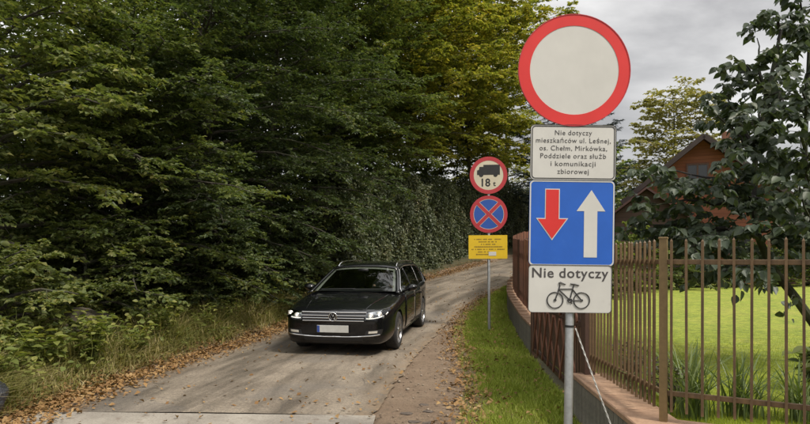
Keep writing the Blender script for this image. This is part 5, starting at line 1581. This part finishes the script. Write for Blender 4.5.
# ------------------------------------------------------------------ background trees and garden shrubs
broad_tree('loose_tree', 'airy ochre green tree rising behind the wooden house', (19.4, 44), 14.6, 4.0, G_OCHRE, 401, 54, .30, .30, .7, None, (0, -.1), twig_n=5, leaf_n=5, sub_gap=.32, twig_len=.6, sub_len=1.5)
broad_tree('leafy_tree', 'small green tree between the big sign and the annex', (11.8, 35.5), 8.4, 2.4, G_PALE, 402, 40, .05, .22, .7, None, (0, -.1), twig_n=5, leaf_n=6, sub_gap=.26, twig_len=.5, sub_len=1.1)
broad_tree('leafy_tree', 'green tree low behind the right part of the garden', (31, 42), 8.0, 4.5, G_MID, 403, 40, .05, .26, .7, None, (0, -.1), twig_n=5, leaf_n=5, sub_gap=.34, twig_len=.6, sub_len=1.6)
broad_tree('leafy_tree', 'distant tree hidden low between the annex and the far road bend', (15.5, 52), 10.5, 5.0, G_PALE, 404, 40, .05, .34, .7, None, (0, -.1), twig_n=5, leaf_n=5, sub_gap=.38, twig_len=.7, sub_len=1.8)
def spruce():
    rg = np.random.default_rng(71); bx, by = 9.0, 33.0; H = 13.4
    root = thing('spruce_tree', (bx, by, float(bank_h(bx, by)) - .05))
    limbs, lr = [], []
    for i in range(120):
        f = .22 + .76 * i / 120; az = i * 2.4 + rg.normal(0, .25); ln = (1 - f) * 5.2 * rg.uniform(.75, 1.1) + .25
        p0 = np.array([0, 0, f * H]); p1 = p0 + np.array([math.cos(az) * ln, math.sin(az) * ln, ln * .12])
        limbs.append(limb_curve(p0, p1, rg, -.10, .03)); lr.append(.02)
    subs, (LP, LD, LN) = spray(limbs, rg, .14, .55, 5, .28, 6, .15, .25, .2, 55)
    L = rg.uniform(.10, .20, len(LP)); V, F = leaf_faces(LP, LD, LN, L, L * .22)
    obj('trunk', wood_mesh('trunk', np.array([[0, 0, 0], [0, 0, H * .5], [0, 0, H]]), [.17, .1, .015], limbs, lr, None, M_BARKD), root)
    obj('crown', np_mesh('crown', V, F, G_SPRUCE), root)
    tag(root, 'dark spruce with branch tips showing right of the big round sign', 'tree')
spruce()
GRP_S = 'shrubs at the back of the garden'
shr = [(8.6, 22.5, 2.6, 1.3, G_PALE, 'pale green shrub seen just right of the blue plate, in front of the annex'),
       (10.9, 24.5, 2.2, 1.4, G_MID, 'green shrub at the foot of the annex'),
       (12.6, 26.0, 1.8, 1.3, G_MID, 'shrub above the corner post at the back of the lawn'),
       (14.8, 26.4, 1.9, 1.4, G_DARK, 'dark shrub at the back of the lawn below the house gable'),
       (16.6, 27.0, 1.8, 1.2, G_PALE, 'rounded pale shrub at the back of the lawn below the tree trunk'),
       (18.6, 27.2, 2.1, 1.3, G_MID, 'shrub at the back of the lawn in front of the porch'),
       (6.3, 19.0, 1.9, 1.1, G_PALE, 'yellow green shrub behind the railing next to the near sign plates')]
for i, (x, y, h, r, m_, lb) in enumerate(shr):
    o = broad_tree('shrub', lb, (x, y), h, r, m_, 500 + i, 26, .03, .13, .66, GRP_S, (0, -.1), twig_n=5, leaf_n=7, sub_gap=.16, trunk_r=.03, cat='shrub', sub_len=.6, twig_len=.36)
    o.location.z = LAWN_Z - .03
# long-leaved clumps along the inside of the railing
def clump(x, y, n, h, seed, lb, mat):
    rg = np.random.default_rng(seed); P = np.zeros((n, 3)); P[:, 0] = rg.normal(0, .07, n); P[:, 1] = rg.normal(0, .07, n)
    o = blades('grass_clump', P, rg.uniform(.6, 1.1, n) * h, rg.uniform(.010, .020, n), 1.0, mat, seed, segs=6)
    o.location = (x, y, LAWN_Z - .01); tag(o, lb, 'plant', 'leafy clumps inside the railing')
M_CLUMP = leaf_mat('daylily_leaves', [(0, (.075, .11, .022)), (.6, (.13, .175, .036)), (1, (.23, .26, .07))], .25, .45, .4)
for i, (x, y, n, h, lb) in enumerate([(2.26, 4.72, 80, .66, 'long-leaved clump just right of the corner post'), (2.66, 4.75, 80, .60, 'long-leaved clump, second to the right of the corner post'), (2.42, 5.3, 70, .62, 'long-leaved clump on the lawn edge a step behind the corner post'),
                                      (3.05, 4.62, 80, .52, 'long-leaved clump, third to the right of the corner post'), (2.10, 5.35, 40, .36, 'long-leaved clump behind the back-running railing')]):
    clump(x, y, n, h, 600 + i, lb, M_CLUMP)
def leafy_plant(x, y, z, h, n, leaf, mat, seed, name, lb, cat, grp=None, spread=.25):
    rg = np.random.default_rng(seed); root = thing(name, (x, y, z)); mb = MB(); Ps, Ds, Ns = [], [], []
    for k in range(n):
        az = rg.uniform(0, 2 * PI); e = np.array([math.cos(az) * spread * rg.uniform(.2, 1), math.sin(az) * spread * rg.uniform(.2, 1), h * rg.uniform(.6, 1.0)])
        c = limb_curve(np.zeros(3), e, rg, .06, .08); mb.tube(c, list(np.linspace(.006, .002, 8)), 4)
        for j in range(3, 8):
            for q in range(2):
                a2 = rg.uniform(0, 2 * PI); Ps.append(c[j]); Ds.append([math.cos(a2), math.sin(a2), rg.uniform(-.3, .4)]); Ns.append([0, 0, 1])
    obj('stem', mb.mesh('stem', mat, None, False), root)
    Ps, Ds, Ns = np.array(Ps), np.array(Ds), np.array(Ns, float) + rg.normal(0, .3, (len(Ps), 3))
    L = leaf * rg.uniform(.6, 1.3, len(Ps)); V, F = leaf_faces(Ps, unit(Ds), unit(Ns), L, L * .7, True)
    f = obj('foliage', np_mesh('foliage', V, F, mat), root); tag(root, lb, cat, grp)
for i, (x, y, h, lf, lb) in enumerate([(3.52, 5.0, .55, .13, 'broad-leaved plant inside the railing at the right edge'), (3.90, 5.7, .40, .12, 'low leafy plant on the lawn edge near the right edge')]):
    leafy_plant(x, y, LAWN_Z - .02, h, 12, lf, G_MID, 700 + i, 'broadleaf_plant', lb, 'plant', 'leafy clumps inside the railing')
for i, (x, y) in enumerate([(2.15, 5.75), (2.20, 4.95), (2.35, 6.1)]):
    leafy_plant(x, y, LAWN_Z - .02, .45, 14, .045, leaf_mat('twiggy_%d' % i, [(0, (.05, .05, .025)), (.6, (.09, .075, .035)), (1, (.16, .11, .05))], .2), 720 + i, 'twiggy_shrub',
                ['small brownish twiggy shrub behind the back-running railing by the gate post', 'small brownish twiggy shrub behind the back-running railing near the corner', 'small brownish twiggy shrub inside the garden by the gate'][i], 'shrub', 'twiggy shrubs behind the railing', .22)
# weeds on the left bank
M_WEED = leaf_mat('yellow_green_weeds', [(0, (.10, .135, .026)), (.5, (.18, .21, .038)), (.85, (.30, .29, .06)), (1, (.46, .34, .10))], .35, .5, .3)
def herbs():
    rg = np.random.default_rng(810); n = 9000
    Y = 5.6 + rg.uniform(0, 1, n) ** 1.4 * 14; d = rg.uniform(.5, 3.0, n)
    k = np.sin(Y * 3.1 + d * 2.0) * np.cos(d * 3.7 - Y) + rg.normal(0, .4, n) > .05
    Y, d = Y[k], d[k]; n = len(Y); X = left_edge_x(Y) - d
    P = np.stack([X, Y, bank_h(X, Y) + rg.uniform(.03, .52, n) * np.clip(d / 1.2, .35, 1)], 1)
    D = rg.normal(0, 1, (n, 3)); D[:, 2] *= .3; N = rg.normal(0, .45, (n, 3)) + np.array([0, -.2, 1]); L = rg.uniform(.04, .10, n)
    V, F = leaf_faces(P, unit(D), unit(N), L, L * .72, True)
    tag(obj('herb_layer', np_mesh('herb_layer', V, F, M_WEED)), 'low yellow green herbs growing through the wild grass on the bank', 'herbs', kind='stuff')
herbs()
wd_ = [(-4.75, 7.0), (-5.0, 7.7), (-4.5, 7.5), (-5.2, 8.3), (-4.75, 8.5), (-4.35, 8.7), (-4.6, 9.2), (-4.0, 9.8), (-4.3, 10.6), (-3.75, 11.1), (-4.5, 6.6), (-4.15, 7.9), (-3.6, 12.2), (-4.0, 8.9)]
wl2 = ['tall yellow green weed by the dark bag', 'weed with yellowed leaves at the left edge below the maple', 'weed behind the tall grass right of the dark bag', 'weed at the left edge under the first bush', 'weed in front of the stone', 'weed right of the stone', 'weed directly below the stone\'s right end',
       'weed in the grass one step right of the stone', 'weed under the bright hornbeam', 'weed halfway between the stone and the car', 'weed nearest the bottom left corner', 'low weed close to the road edge at the left', 'weed on the bank closest to the car', 'low weed among the dry grass under the stone']
for i, ((x, y), lb) in enumerate(zip(wd_, wl2)):
    leafy_plant(x, y, float(bank_h(x, y)) - .03, .55 + .35 * ((i * 37) % 10) / 10, 16, .075 + .02 * (i % 3), M_WEED, 740 + i, 'weed_plant', lb, 'plant', 'weeds on the left bank', .38)
